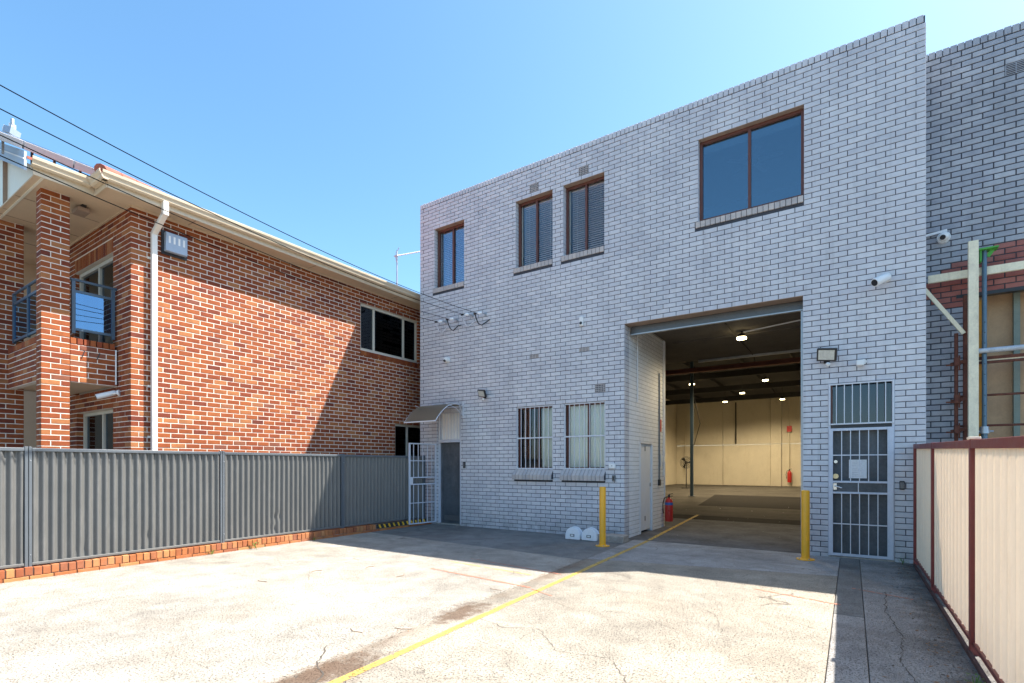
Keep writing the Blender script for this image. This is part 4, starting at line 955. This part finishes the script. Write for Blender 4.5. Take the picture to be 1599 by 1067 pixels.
# things fixed to the house
fb = part('wall_box', None, lambda b: b.box(FH, 4.02 - HY, 4.36 - HY, .03, .12, 5.10, 5.42, 'gable_blue'), bevel=.01)
tag(fb, 'blue grey louvred vent box under the eave beside the downpipe', 'vent box')
part('backplate', fb, lambda b: b.box(FH, 3.99 - HY, 4.39 - HY, 0.002, .03, 5.06, 5.46, 'black_plastic'))
for i in range(4): pbox('slot', fb, FH, 4.06 - HY + .075 * i, 4.09 - HY + .075 * i, .118, .124, 5.24, 5.36, 'white_plastic')
bl = part('ceiling_lamp', None, lambda b: b.box(W, -10.75, -10.48, 3.05, 3.22, ZT - .10, ZT - .03, 'brown_soffit'), bevel=.01)
tag(bl, 'small square beige lamp under the porch soffit', 'lamp'); part('bracket', bl, lambda b: b.box(W, -10.8, -10.45, 3.1, 3.16, ZT - .03, ZT - .001, 'black_plastic'))
def bullet(name, loc, d, label, r=.04, l=.16, wallp=None, hood=True):
    rt = empty(name, loc, label, 'camera', 'security cameras'); c = Vector(loc); d = Vector(d).normalized(); wp = Vector(wallp or loc)
    part('housing', rt, lambda b: (b.tube([c - d * l * .6, c - d * l * .5, c + d * l * .45, c + d * l * .5], [r * .7, r, r, r * .92], 'white_plastic', 16)), smooth=True)
    part('lens', rt, lambda b: b.tube([c + d * l * .49, c + d * l * .515], r * .78, 'black_plastic', 16), smooth=True)
    if wallp: part('mount', rt, lambda b: (b.tube([wp, wp + (c - wp).normalized() * .03], r * 1.15, 'white_plastic', 16), b.tube([wp, c - d * l * .2], r * .4, 'white_plastic', 10)), smooth=True)
    return rt
bullet('security_camera', (-10.42, 3.40, 2.62), (-.2, -.9, -.35), 'white bullet camera under the balcony of the brick house', .045, .26, (-10.25, 3.55, 2.66))
# ================================================================== security fittings on the grey building
bullet('security_camera', (.36, 9.38, 4.20), (-.62, -.62, -.42), 'white bullet camera high on the grey wall above the right door', .062, .25, (.43, 9.53, 4.26))
def dome(name, c, n, r, label, look):
    rt = empty(name, c, label, 'camera', 'security cameras'); c = Vector(c); n = Vector(n); look = Vector(look).normalized()
    part('base', rt, lambda b: b.tube([c, c + n * .05], [r, r * .95], 'white_plastic', 20), smooth=True)
    part('ball', rt, lambda b: b.ball(c + n * .065, r * .82, 'white_plastic', 16), smooth=True)
    part('lens', rt, lambda b: b.tube([c + n * .065 + look * r * .7, c + n * .065 + look * r * .86], r * .42, 'black_plastic', 14), smooth=True)
dome('dome_camera', (-8.19, 9.53, 4.0), (0, -1, 0), .075, 'white dome camera on the grey wall above the bronze awning', (.0, -.8, -.6))
dome('dome_camera', (1.17, 10.20, 4.92), (0, -1, 0), .085, 'white dome camera on the neighbouring wall beside the timber prop', (-.3, -.8, -.35))
bc = pbox('wall_camera', None, FF, ax(-4.60) - .045, ax(-4.60) + .045, .001, .05, 4.28, 4.48, 'white_plastic', .02); tag(bc, 'upright white camera between the floors left of the roller opening', 'camera', 'security cameras')
part('lens', bc, lambda b: b.tube([FF.p(ax(-4.60), .045, 4.34), FF.p(ax(-4.60), .056, 4.34)], .03, 'black_plastic', 14), smooth=True)
def flood(x, z, label, s=1.0, body='black_plastic', tilt=.45, yaw=0):
    rt = empty('floodlight', (x, 9.53, z), label, 'floodlight', 'floodlights on the grey wall')
    c = Vector((x, 9.53 - .16 * s, z)); n = Vector((-.25 + yaw, -1, -tilt)).normalized(); u = Vector((1, -.25 + yaw, -.18)).normalized(); u = (u - n * u.dot(n)).normalized(); v = n.cross(u)
    fr = F((0, 0, 0), u, n)
    def slab_(b, hw, hh, d0, d1, mat):
        vs = [c + u * i * hw + v * j * hh + n * d for d in (d0, d1) for i, j in ((-1, -1), (1, -1), (1, 1), (-1, 1))]
        b.add(vs, [(0, 1, 2, 3), (7, 6, 5, 4), (0, 4, 5, 1), (1, 5, 6, 2), (2, 6, 7, 3), (3, 7, 4, 0)], mat)
    part('housing', rt, lambda b: slab_(b, .13 * s, .095 * s, -.05 * s, .0, body), bevel=.008)
    part('lens', rt, lambda b: slab_(b, .105 * s, .072 * s, .0, .004, 'flood_glass'))
    part('bracket', rt, lambda b: (b.beam((x, 9.53, z - .06 * s), c - n * .04 * s, .03, .02, body), b.box(W, x - .04, x + .04, 9.515, 9.529, z - .1 * s, z - .02 * s, body)))
    part('sensor', rt, lambda b: b.ball(c - v * .14 * s * (1 if v.z > 0 else -1) + u * .03, .032 * s, 'white_plastic', 12), smooth=True)
    return rt
flood(-7.06, 3.08, 'black floodlight on the grey wall right of the awning', .9)
flood(-.33, 3.16, 'large black floodlight above the right barred door', 1.05)
sn = part('motion_sensor', None, lambda b: (b.box(FF, ax(.107) - .05, ax(.107) + .05, .03, .12, 2.96, 3.05, 'white_plastic')), bevel=.015); tag(sn, 'white motion sensor box above the right barred door', 'sensor')
part('mount', sn, lambda b: b.tube([FF.p(ax(.15), .002, 3.03), FF.p(ax(.15), .06, 3.02)], .04, 'white_plastic', 14), smooth=True)
ib = pbox('intercom', None, FF, ax(.62) - .03, ax(.62) + .03, .001, .03, 1.08, 1.21, 'black_plastic', .006); tag(ib, 'black keypad on the grey wall right of the right door', 'keypad')
pbox('keypad_face', ib, FF, ax(.62) - .022, ax(.62) + .022, .03, .033, 1.10, 1.19, 'roller_steel')
ib = pbox('intercom', None, FF, ax(-7.66) - .03, ax(-7.66) + .03, .001, .03, 1.38, 1.52, 'black_plastic', .006); tag(ib, 'black keypad on the grey wall right of the dark left door', 'keypad')
pbox('keypad_face', ib, FF, ax(-7.66) - .02, ax(-7.66) + .02, .03, .033, 1.40, 1.50, 'roller_steel')
ib = pbox('alarm_box', None, FF, ax(-3.93) - .07, ax(-3.93) + .07, .001, .05, 1.38, 1.48, 'white_plastic', .01); tag(ib, 'small white box on the wall above the left yellow bollard', 'box')
pbox('button', ib, FF, ax(-3.93) - .012, ax(-3.93) + .012, .05, .056, 1.42, 1.445, 'galv_steel')
ib = pbox('key_safe', None, FF, ax(-3.90) - .03, ax(-3.90) + .03, .001, .045, 1.13, 1.25, 'roller_steel', .008); tag(ib, 'small dark key safe below the white wall box', 'key safe')
pbox('dial', ib, FF, ax(-3.90) - .018, ax(-3.90) + .018, .045, .05, 1.155, 1.225, 'black_plastic')

# ================================================================== overhead wires
ins = [(-7.19, 4.96), (-7.52, 4.97), (-7.92, 5.0), (-8.22, 4.99)]
def fx(x): u = x - 799.5; return 9.53 * (.8338 * u - 442.3) / (.5522 * u + 667.9), 9.53 / (.5522 * u + 667.9)
starts = []
for xx, yy in ((751, 492), (731, 494), (707.5, 501), (690, 505)):
    X_, s_ = fx(xx); starts.append(Vector((X_, 9.38, 1.44 + (727 - yy) * s_)))
ends = []
for yy, t in ((133, .0062), (170, .0062), (211, .0062), (243, .0062)):
    ends.append(Vector((-1108.9 * t, 226.4 * t, 1.44 + (727 - yy) * t)))
names = ['highest', 'second highest', 'third from the top', 'lowest']
for i in range(4):
    p, q = starts[i], ends[i]; ext = 2.4; sag = (.75, .72, .62, .64)[i]
    pts = []
    for k in range(61):
        t = k / 60 * ext; v = p.lerp(q, t) if t <= 1 else p + (q - p) * t
        v = Vector(v); v.z -= sag * 4 * t / 1.0 * (1 - t) * .25 if t <= 1 else -sag * t * (t - 1); pts.append(v)
    wr = part('power_line', None, lambda b: b.tube(pts, .0058, 'wire_black', 6), smooth=True)
    tag(wr, names[i] + ' black overhead wire running from upper left to the grey wall', 'wire', 'overhead power lines')
    r = empty('insulator_bracket', tuple(p), ['rightmost', 'second from right', 'second from left', 'leftmost'][i] + ' glass insulator on its bracket on the grey wall', 'insulator', 'wire insulators on the grey wall')
    part('insulator', r, lambda b: b.tube([p + Vector((.02, .0, 0)), p + Vector((.05, .01, 0)), p + Vector((.09, .02, 0)), p + Vector((.12, .02, 0))], [.018, .035, .035, .02], 'glass_insulator', 12), smooth=True)
    part('arm', r, lambda b: (b.tube([p + Vector((.11, .02, 0)), (p.x + .14, 9.53, p.z - .01)], .012, 'galv_steel', 8), b.box(W, p.x + .11, p.x + .17, 9.515, 9.529, p.z - .05, p.z + .04, 'galv_steel')), smooth=True)
    part('tail_wire', r, lambda b: b.tube([p + Vector((-.06, 0, .005)), p + Vector((-.05, .03, -.10)), p + Vector((.0, .05, -.22)), p + Vector((.08, .06, -.27)), p + Vector((.20, .10, -.20 + .02 * i)), p + Vector((.27, .13, -.15))], .013, 'wire_white' if i % 2 else 'black_plastic', 8), smooth=True)
    part('clamp', r, lambda b: b.tube([p + Vector((-.09, 0, .005)), p + Vector((-.03, 0, .005))], .02, 'black_plastic', 8), smooth=True)
# antennas on the house roof
an = empty('tv_antenna', (-11.8, 12.2, 6.6), 'thin television antenna on the brick house roof beside the grey wall', 'antenna')
A0 = Vector((-12.18, 11.7, 7.9))
an.location = A0 + Vector((0, 0, -.5))
part('mast', an, lambda b: b.tube([A0 + Vector((0, 0, -.9)), A0 + Vector((0, 0, .45))], .024, 'galv_steel', 8), smooth=True)
bd = Vector((1, .12, -.04)).normalized(); el = Vector((0, 1, 0))
part('boom', an, lambda b: b.tube([A0 + Vector((0, 0, .28)) - bd * .12, A0 + Vector((0, 0, .28)) + bd * 1.2], .018, 'galv_steel', 6))
for k in range(13): part('element', an, lambda b: b.tube([A0 + Vector((0, 0, .28)) + bd * (.1 + .085 * k) - Vector((0, 0, .05)) - el * .12, A0 + Vector((0, 0, .28)) + bd * (.1 + .085 * k) + Vector((0, 0, .05)) + el * .12], .013, 'galv_steel', 5))
part('reflector', an, lambda b: [b.tube([A0 + Vector((.02, -.1, .28 + s * .05)), A0 + Vector((-.12, .1, .28 + s * .2))], .007, 'galv_steel', 5) for s in (-1, -.3, .3, 1)] + [b.tube([A0 + Vector((-.02, 0, .40)), A0 + Vector((.10, 0, .52))], .01, 'galv_steel', 5)])
a2 = empty('phone_mast', (-18, 4.1, 6.0), 'white cluster of antennas poking above the roof at the left edge', 'antenna')
def mast(b):
    random.seed(5)
    u_ = lambda x, y, t: Vector(((.8338 * (x - 799.5) - 442.3) * t, (.5522 * (x - 799.5) + 667.9) * t, 1.44 + (727 - y) * t))
    b.tube([u_(18, 208, .03), u_(18, 186, .03)], .05, 'galv_steel', 6)
    for x_, y_, l_ in ((15, 196, 6), (20, 190, 7), (23, 200, 7), (14, 202, 5), (19, 201, 9), (5, 203, 8), (7, 199, 6)): b.beam(u_(x_, y_ + l_ * .6, .03), u_(x_, y_ - l_ * .6, .03), .07, .07, 'white_plastic')
    b.beam(u_(13, 205, .03), u_(24, 208, .03), .5, .3, 'gable_blue')
part('panel_antenna', a2, mast)
# ================================================================== GREY CORRUGATED FENCE + BRICK KERB
fn = empty('grey_fence', (-8.75, 5, .16), 'long dark grey corrugated metal fence on the brick kerb', 'fence')
FC = F((-8.75, 0, 0), (0, 1, 0), (1, 0, 0))
posts = [-.37, 2.04, 4.45, 6.87, 9.28]
def corr(b, fr, a0, a1, z0, z1, pitch, amp, mat, dents=(), d=0, trap=.0):
    n = int((a1 - a0) / pitch * 10); rows = 14; vs = []; fs = []
    for j in range(rows + 1):
        z = z0 + (z1 - z0) * j / rows
        for i in range(n + 1):
            a = a0 + (a1 - a0) * i / n; s = math.sin(2 * math.pi * (a - a0) / pitch); s = max(-1, min(1, s * (1 + trap)))
            dd = d + amp * s + .004 * math.sin(a * 2.1) * math.sin(z * 3)
            for (da, dz, dr, dm) in dents: dd -= dm * math.exp(-(((a - da) / dr) ** 2 + ((z - dz) / (dr * .8)) ** 2))
            vs.append(fr.p(a, dd, z))
    for j in range(rows):
        for i in range(n): k = j * (n + 1) + i; fs.append((k, k + 1, k + n + 2, k + n + 1))
    b.add(vs, fs, mat)
for i in range(4):
    a0, a1 = posts[i] + .035, posts[i + 1] - .035
    dents = [[], [(posts[1] + .55, .32, .05, .02), (posts[1] + 1.35, .36, .06, .03)], [(posts[2] + 1.0, .5, .07, .03), (posts[2] + .95, .28, .06, .025)], [(posts[3] + .3, .55, .2, .01)]][i]
    part('fence_panel', fn, lambda b: corr(b, FC, a0, a1, .19, 1.64, .0955, .021, 'grey_fence', dents, trap=.15), smooth=True)
    pbox('top_rail', fn, FC, a0, a1, -.026, .032, 1.62, 1.665, 'grey_fence_rail', .006); pbox('bottom_rail', fn, FC, a0, a1, -.026, .03, .165, .20, 'grey_fence', .006)
for i, p_ in enumerate(posts):
    def po(b):
        b.box(FC, p_ - .034, p_ - .004, -.03, .036, .15, 1.68, 'grey_fence_rail'); b.box(FC, p_ + .004, p_ + .034, -.03, .036, .15, 1.68, 'grey_fence_rail'); b.box(FC, p_ - .004, p_ + .004, -.025, .02, .15, 1.675, 'grey_fence')
        for zz in (.3, 1.5): b.tube([FC.p(p_ + .02, .036, zz), FC.p(p_ + .02, .041, zz)], .006, 'galv_steel', 8)
    part('fence_post', fn, po, bevel=.003)
kb = empty('brick_kerb', (-8.75, 5, 0), 'low two course orange brick kerb under the grey fence', 'kerb')
kwall = part('kerb_core', kb, lambda b: b.box(FC, -.6, 9.5, -.1, .066, -.1, .142, 'kerb_mortar'))
krec = []
FK = F((-8.66, -.6, 0), (0, 1, 0), (1, 0, 0))
a = 0
while a < 10.0: krec.append((FK, a, random.gauss(0, .004), -.045 + random.gauss(0, .002), .23, .085, .1, 'kerb_brick')); a += .24
a = 0
while a < 8.3: krec.append((FK, a, -.004 + random.gauss(0, .005), .047 + random.gauss(0, .002), .076, .103, .19, 'kerb_brick')); a += .0865
lay_bricks(krec, kb, kwall)
hz = part('hazard_strip', None, lambda b: b.box(FK, 8.32, 9.87, -.01, .004, .055, .15, 'stain_tape_black'), bevel=.002); tag(hz, 'black and yellow hazard strip along the end of the brick kerb', 'hazard strip')
for k in range(11): part('stripe', hz, lambda b: b.prism(FK, [(8.36 + k * .14, .142), (8.41 + k * .14, .142), (8.45 + k * .14, .062), (8.40 + k * .14, .062)], .0045, .006, 'tape_yellow'))
# ================================================================== CREAM FENCE on the right
cf = empty('cream_fence', (.76, 5, 0), 'tall cream metal fence with maroon posts along the right side', 'fence')
FX = F((.78, 0, 0), (0, 1, 0), (-1, 0, 0))
tz = lambda y: 1.735 - (9.45 - y) * .0265
cp = [9.46, 7.47, 5.20, 2.85, .5]
for i in range(4):
    y0, y1 = cp[i + 1] + .03, cp[i] - .03
    def cpn(b):
        n = int((y1 - y0) / .008); vs = []; fs = []
        for k in range(n + 1):
            y = y0 + (y1 - y0) * k / n; q = (y / .19) % 1; s = .012 if q < .12 else (.004 if (q * 6) % 1 < .3 else 0)
            for z in (.10, tz(y) - .03): vs.append(FX.p(y, s - .006, z))
            if k: fs.append((2 * k - 2, 2 * k, 2 * k + 1, 2 * k - 1))
        b.add(vs, fs, 'cream_fence')
    part('fence_panel', cf, cpn)
    part('top_rail', cf, lambda b: b.beam(FX.p(y0, 0, tz(y0) - .02), FX.p(y1, 0, tz(y1) - .02), .06, .065, 'maroon'), bevel=.005)
    part('bottom_rail', cf, lambda b: b.beam(FX.p(y0, 0.0, .085), FX.p(y1, 0.0, .085), .035, .035, 'maroon'), bevel=.005)
for p_ in cp: part('fence_post', cf, lambda b: b.box(FX, p_ - .028, p_ + .028, -.03, .032, -.01, tz(p_) + .015, 'maroon'), bevel=.004)
part('post_cap', cf, lambda b: (b.box(FX, 5.16, 5.25, -.032, .04, tz(5.2) + .016, tz(5.2) + .035, 'cream_fence')), bevel=.004)
plk = part('kick_board', None, lambda b: b.beam((.75, 9.3, .012), (.735, -2, .008), .025, .045, 'old_board'), bevel=.004); tag(plk, 'dark brown board lying on the ground along the cream fence foot', 'board')
# ================================================================== NEIGHBOUR BUILDING
nbd = empty('neighbour_building', (3, 10.2, 0), 'darker grey brick building on the right with bare red bricks', 'building')
FN = F((.905, 10.20, 0), (1, 0, 0), (0, -1, 0)); NL = 5.0
zn = lambda k: -.03 + k * CH - JT / 2
nops = [(1.42 - .905, 3.6, -.2, zn(47) + .02)]
wall_n = part('wall', nbd, lambda b: wall_mesh(b, FN, NL, -.1, zn(90), nops, -.010, -.24, 'dark_mortar'))
nrec = []
def nm(k, a):
    # courses 47..54 bare red, stepping down to the left
    x = a + .905
    if 46 <= k <= 46 and .98 < x: return 'bare_red_brick'
    if 45 <= k <= 45 and 1.04 < x < 1.42: return 'bare_red_brick'
    if 47 <= k <= 54:
        lim = {47: .88, 48: .90, 49: .92, 50: 1.02, 51: 1.12, 52: 1.24, 53: 1.60, 54: 1.72}[k]
        return 'bare_red_brick' if x > lim else 'neighbour_brick'
    return 'neighbour_brick'
nv = (1.86 - .905, 2.10 - .905, zn(83), zn(85))
brick_face(nrec, FN, NL, -.03, 90, 'neighbour_brick', nops + [nv], phase=1, matfn=nm)
nrec = [(f_, a + .002, d, z + .002, l - .004, h - .005, dp, m_) for f_, a, d, z, l, h, dp, m_ in nrec]
lay_bricks(nrec, nbd, wall_n)
coping_row(wall_n, FN, NL, zn(90) + .008, 'neighbour_brick')
part('coping_bed', nbd, lambda b: b.box(FN, 0, NL, -.2, -.010, zn(90) + .0005, zn(90) + .10, 'dark_mortar'))
vent(wall_n, FN, (nv[0] + nv[1]) / 2, nv[2] + .006, .23, .16, 2, 6, 'neighbour_brick')
part('lintel', nbd, lambda b: b.box(FN, nops[0][0] - .1, 3.7, -.12, .004, zn(47) - .04, zn(47) + .012, 'black_plastic'))
part('shell', nbd, lambda b: (b.box(W, .90, 6, 15, 15.2, 0, 7.8, 'dark_mortar'), b.box(W, 5.7, 5.9, 10.4, 15, 0, 7.8, 'dark_mortar'), b.box(W, .906, 5.7, 10.45, 15, 7.4, 7.6, 'roof_metal'), b.box(W, .895, .903, 10.45, 15, 0, 7.8, 'dark_mortar')))
for i, (x0, x1) in enumerate(((1.43, 2.05), (2.06, 3.26), (3.27, 4.4))): part('plywood_sheet', nbd, lambda b: b.box(W, x0, x1, 10.62, 10.64, .1, 4.1, 'plywood'))
part('stud', nbd, lambda b: b.beam((2.05, 10.55, .0), (2.05, 10.55, 4.1), .07, .07, 'pole_green'))
wc = part('wall_conduit', nbd, lambda b: b.beam((.91, 10.17, 4.99), (1.21, 10.17, 5.02), .03, .035, 'white_paint'))
# props, timbers, scaffold tubes
def at(x, y, Y): u = x - 799.5; s = Y / (.5522 * u + 667.9); return Vector(((.8338 * u - 442.3) * s, Y, 1.44 + (727 - y) * s))
tpst = part('timber_post', None, lambda b: b.beam(at(1519.5, 780, 9.80), at(1519.5, 377, 9.80), .11, .07, 'timber', up=(0, 1, 0)), bevel=.004); tag(tpst, 'tall pale timber post standing behind the cream fence', 'post')
tb = part('timber_beam', None, lambda b: b.beam(at(1449, 437.5, 9.99) + Vector((-.0, 0, 0)), at(1449, 437.5, 9.99) + Vector((2.6, 0, 0)), .045, .115, 'timber'), bevel=.003); tag(tb, 'long pale timber beam nailed across the red bricks', 'beam')
pp = at(1537, 700, 9.93)
ac = empty('steel_prop', (pp.x, pp.y, 0), 'blue steel prop with bright green top plate behind the timber post', 'prop')
zt_ = at(1537, 392, 9.93).z
part('inner_tube', ac, lambda b: b.tube([(pp.x, pp.y, 2.0), (pp.x, pp.y, zt_)], .028, 'prop_blue', 14), smooth=True)
part('outer_tube', ac, lambda b: b.tube([(pp.x, pp.y, 0), (pp.x, pp.y, 1.9)], .036, 'prop_blue', 14), smooth=True)
part('collar', ac, lambda b: (b.tube([(pp.x, pp.y, 1.9), (pp.x, pp.y, 2.0)], [.06, .05], 'galv_steel', 12), b.tube([(pp.x - .1, pp.y - .02, 1.93), (pp.x + .1, pp.y + .02, 1.93)], .014, 'galv_steel', 8)), smooth=True)
part('pin_hole', ac, lambda b: [b.tube([(pp.x, pp.y - .0275, z_), (pp.x, pp.y - .0295, z_)], .008, 'black_plastic', 8) for z_ in [2.15 + .15 * i for i in range(10)]])
part('top_plate', ac, lambda b: (b.box(W, pp.x - .09, pp.x + .14, pp.y - .09, pp.y + .09, zt_, zt_ + .02, 'green_plate'), b.beam((pp.x + .09, pp.y, zt_), (pp.x + .035, pp.y, zt_ - .09), .01, .05, 'green_plate'), b.box(W, pp.x - .055, pp.x - .035, pp.y - .05, pp.y + .05, zt_ - .16, zt_, 'green_plate')))
def tubeob(name, p, q, r_, mat, label, cat, group=None):
    o = part(name, None, lambda b: b.tube([p, q], r_, mat, 12), smooth=True); return tag(o, label, cat, group)
pO = at(1531.5, 700, 10.02); yo = part('orange_post', None, lambda b: b.beam((pO.x, 10.04, 0), (pO.x, 10.04, at(1531, 470, 10.04).z), .06, .06, 'orange_steel')); tag(yo, 'orange steel post between the timber post and the blue prop', 'post')
q = at(1507.5, 700, 9.97); tubeob('rusty_post', (q.x, 9.97, 0), (q.x, 9.97, at(1507, 462, 9.97).z), .030, 'rust', 'thick rusty post directly left of the timber post', 'post')
q2 = at(1493, 700, 9.97); tubeob('scaffold_tube', (q2.x, 9.97, 0), (q2.x, 9.97, at(1493, 521, 9.97).z), .024, 'rust', 'short upright rusty tube nearest the grey building corner', 'tube', 'rusty scaffold tubes')
for yy, lb in ((617, 'upper'), (664.5, 'lower')):
    q = at(1527, yy, 9.99); tubeob('scaffold_tube', (q.x - .25, 10.08, q.z), (q.x + 2.4, 10.08, q.z - .0), .017, 'rust', lb + ' thin horizontal rusty tube crossing the plywood', 'tube', 'rusty scaffold tubes')
for i, yy in enumerate((567, 625, 672)):
    q = at(1493, yy, 9.95)
    cl = part('tube_clamp', None, lambda b: (b.beam((q.x - .06, 9.95, q.z - .02), (q.x + .16, 9.95, q.z + .03), .05, .05, 'rust'), b.tube([(q.x, 9.90, q.z - .05), (q.x, 9.90, q.z + .07)], .035, 'rust', 8), b.tube([(q.x + .03, 9.9, q.z - .12), (q.x + .03, 9.9, q.z + .1)], .01, 'rust', 6), b.tube([(q.x - .12, 9.92, q.z - .03), (q.x + .05, 9.92, q.z - .03)], .012, 'rust', 6)))
    tag(cl, ['top', 'middle', 'bottom'][i] + ' rusty clamp joining the short tube to the thick rusty post', 'clamp', 'rusty clamps')
q = at(1527, 549, 9.90); tubeob('scaffold_tube', (q.x - .06, 9.88, q.z), (q.x + 2.4, 9.88, q.z), .036, 'tube_steel', 'thick grey blue horizontal tube in front of the plywood', 'tube')
q = at(1527, 560, 9.99)
wl = part('walling_beam', None, lambda b: (b.beam((q.x - .02, 10.0, q.z - .005), (q.x + 2.4, 10.0, q.z - .005), .05, .045, 'rust'), b.beam((q.x - .02, 10.0, q.z - .065), (q.x + 2.4, 10.0, q.z - .065), .05, .035, 'rust'), b.beam((q.x - .02, 10.0, q.z - .04), (q.x + 2.4, 10.0, q.z - .04), .02, .03, 'timber'))); tag(wl, 'brown and orange beam directly under the thick horizontal tube', 'beam')
p1 = at(1447, 456, 9.90); p2 = at(1505, 521, 9.90)
dg = part('diagonal_brace', None, lambda b: b.beam(p1 - (p2 - p1) * .1, p2, .03, .05, 'timber')); tag(dg, 'short slanting timber brace beside the grey building corner', 'brace')
# ================================================================== BOLLARDS
def bollard(x, y, label):
    r = empty('bollard', (x, y, 0), label, 'bollard', 'yellow bollards at the roller door')
    def post(b): lathe(b, F((x, y, 0), (1, 0, 0), (0, 1, 0)), 0, 0, [(0, 1.06), (.045, 1.06), (.056, 1.052), (.058, 1.04), (.058, .01)], 'yellow_paint', 24)
    part('post', r, post, smooth=True)
    part('base_plate', r, lambda b: b.tube([(x, y, .0), (x, y, .014)], .125, 'yellow_paint', 28), bevel=.002)
    part('weld', r, lambda b: lathe(b, F((x, y, 0), (1, 0, 0), (0, 1, 0)), 0, 0, [(.068, .014), (.064, .022), (.057, .028)], 'yellow_paint', 24), smooth=True)
    for k in range(4): t = k * math.pi / 2 + .6; part('bolt', r, lambda b: b.tube([(x + .095 * math.cos(t), y + .095 * math.sin(t), .014), (x + .095 * math.cos(t), y + .095 * math.sin(t), .028)], .011, 'galv_steel', 6))
bollard(-.59, 9.02, 'yellow bollard right of the roller opening beside the barred door')
bollard(-3.71, 8.53, 'yellow bollard left of the roller opening by the concrete block')
blk = part('concrete_block', None, lambda b: b.box(W, -4.08, -3.52, 9.02, 9.33, -.01, .13, 'cut_block'), bevel=.018); tag(blk, 'rough low concrete block behind the left yellow bollard', 'block')
for i, x in enumerate((-4.52, -4.18)):
    y = 8.99 + .02 * i; rt = empty('bait_box', (x, y, 0), ['left', 'right'][i] + ' white arched plastic box on the ground against the grey wall', 'box', 'white arched boxes by the wall')
    W_ = .155; H_ = .235
    arch = [(W_, 0.0), (W_, .06)] + [(W_ * math.cos(t), .07 + (H_ - .07) * math.sin(t)) for t in [k * math.pi / 16 for k in range(17)]] + [(-W_, .06), (-W_, 0.0)]
    def ab(b): b.prism(F((x, y, .005), (1, 0, 0), (0, -1, 0)), arch, -.09, .05, 'off_white_box')
    bd_ = part('shell', rt, ab, bevel=.009)
    part('rim', rt, lambda b: b.prism(F((x, y, .002), (1, 0, 0), (0, -1, 0)), [(a * 1.05, z * 1.04) for a, z in arch], -.10, -.08, 'off_white_box'), bevel=.004)
    part('latch', rt, lambda b: (b.box(F((x, y, 0), (1, 0, 0), (0, -1, 0)), -.045, .045, .05, .056, .06, .11, 'roller_steel'), b.box(F((x, y, 0), (1, 0, 0), (0, -1, 0)), -.028, .028, .056, .060, .072, .10, 'white_plastic')))
# ================================================================== weeds, leaves, grit
def weed(x, y, s, label, seed):
    rnd = random.Random(seed); r = empty('weed', (x, y, 0), label, 'weed', 'weeds at the kerb'); b = MB()
    for k in range(34):
        a = rnd.uniform(0, 6.28); t = rnd.uniform(.2, 1); c = Vector((x + math.cos(a) * s * .6 * t, y + math.sin(a) * s * t, rnd.uniform(.01, s * 1.1) * (1.2 - t * .6)))
        d = Vector((math.cos(a), math.sin(a), rnd.uniform(-.2, .7))).normalized() * s * rnd.uniform(.15, .3); w_ = d.cross(Vector((0, 0, 1))).normalized() * d.length * .35
        b.add([c, c + d * .5 + w_, c + d, c + d * .5 - w_], [(0, 1, 2, 3)], 'leaf_green')
    b.build('foliage', r); part('stem', r, lambda q: [q.tube([(x, y, 0), (x + rnd.uniform(-.3, .3) * s, y + rnd.uniform(-.4, .4) * s, s * .8)], .003, 'leaf_green', 4) for _ in range(4)])
weed(-8.60, 4.22, .09, 'small bright green weed on the kerb foot below the second fence post', 1)
weed(-8.58, 4.95, .14, 'largest straggly weed climbing the kerb near the middle fence panel', 2)
weed(-8.58, 6.1, .07, 'tiny weed at the kerb near the shadow edge', 3)
weed(.62, 9.35, .10, 'low weed in the corner by the cream fence end and grey wall', 4)
weed(.66, 4.4, .09, 'small grassy weed at the foot of the cream fence close by', 5)
def litter(b):
    rnd = random.Random(11)
    def leaf(x, y, s, mat, z=.004):
        a = rnd.uniform(0, 6.28); c = Vector((x, y, z)); d = Vector((math.cos(a), math.sin(a), rnd.uniform(0, .3))) * s; w_ = Vector((-math.sin(a), math.cos(a), rnd.uniform(-.3, .3))) * s * .4
        b.add([c - d, c + w_, c + d, c - w_], [(0, 1, 2, 3)], mat)
    for _ in range(500):
        leaf(rnd.uniform(-8.6, .75), rnd.uniform(1.2, 9.4), rnd.uniform(.004, .012), 'dry_leaf')
    for _ in range(420): leaf(.70 - abs(rnd.gauss(0, .16)), rnd.uniform(1.5, 9.4), rnd.uniform(.006, .022), rnd.choice(['dry_leaf', 'soil', 'dry_leaf']))
    for _ in range(260): leaf(-8.64 + abs(rnd.gauss(0, .06)), rnd.uniform(1, 9), rnd.uniform(.004, .014), rnd.choice(['dry_leaf', 'soil']))
    for _ in range(300): t = rnd.uniform(1.5, 8.5); leaf(jx(t) + rnd.gauss(0, .05), t, rnd.uniform(.004, .014), rnd.choice(['soil', 'dry_leaf']))
    for _ in range(200): leaf(rnd.uniform(-7.6, -3.6), 9.5 - abs(rnd.gauss(0, .08)), rnd.uniform(.004, .016), rnd.choice(['soil', 'dry_leaf']))
    for _ in range(60): leaf(rnd.uniform(-7, .5), rnd.uniform(10, 20), rnd.uniform(.01, .03), 'paper', .012)
    for _ in range(7):
        x, y = rnd.uniform(-7, -3), rnd.uniform(2.5, 6); a = rnd.uniform(0, 6.28); b.tube([(x, y, .006), (x + .08 * math.cos(a), y + .08 * math.sin(a), .01), (x + .16 * math.cos(a + .4), y + .16 * math.sin(a + .4), .006)], .003, 'dry_leaf', 4)
lt = part('leaf_litter', None, litter); tag(lt, 'scattered dry leaves and grit on the concrete yard', 'leaf litter', kind='stuff')
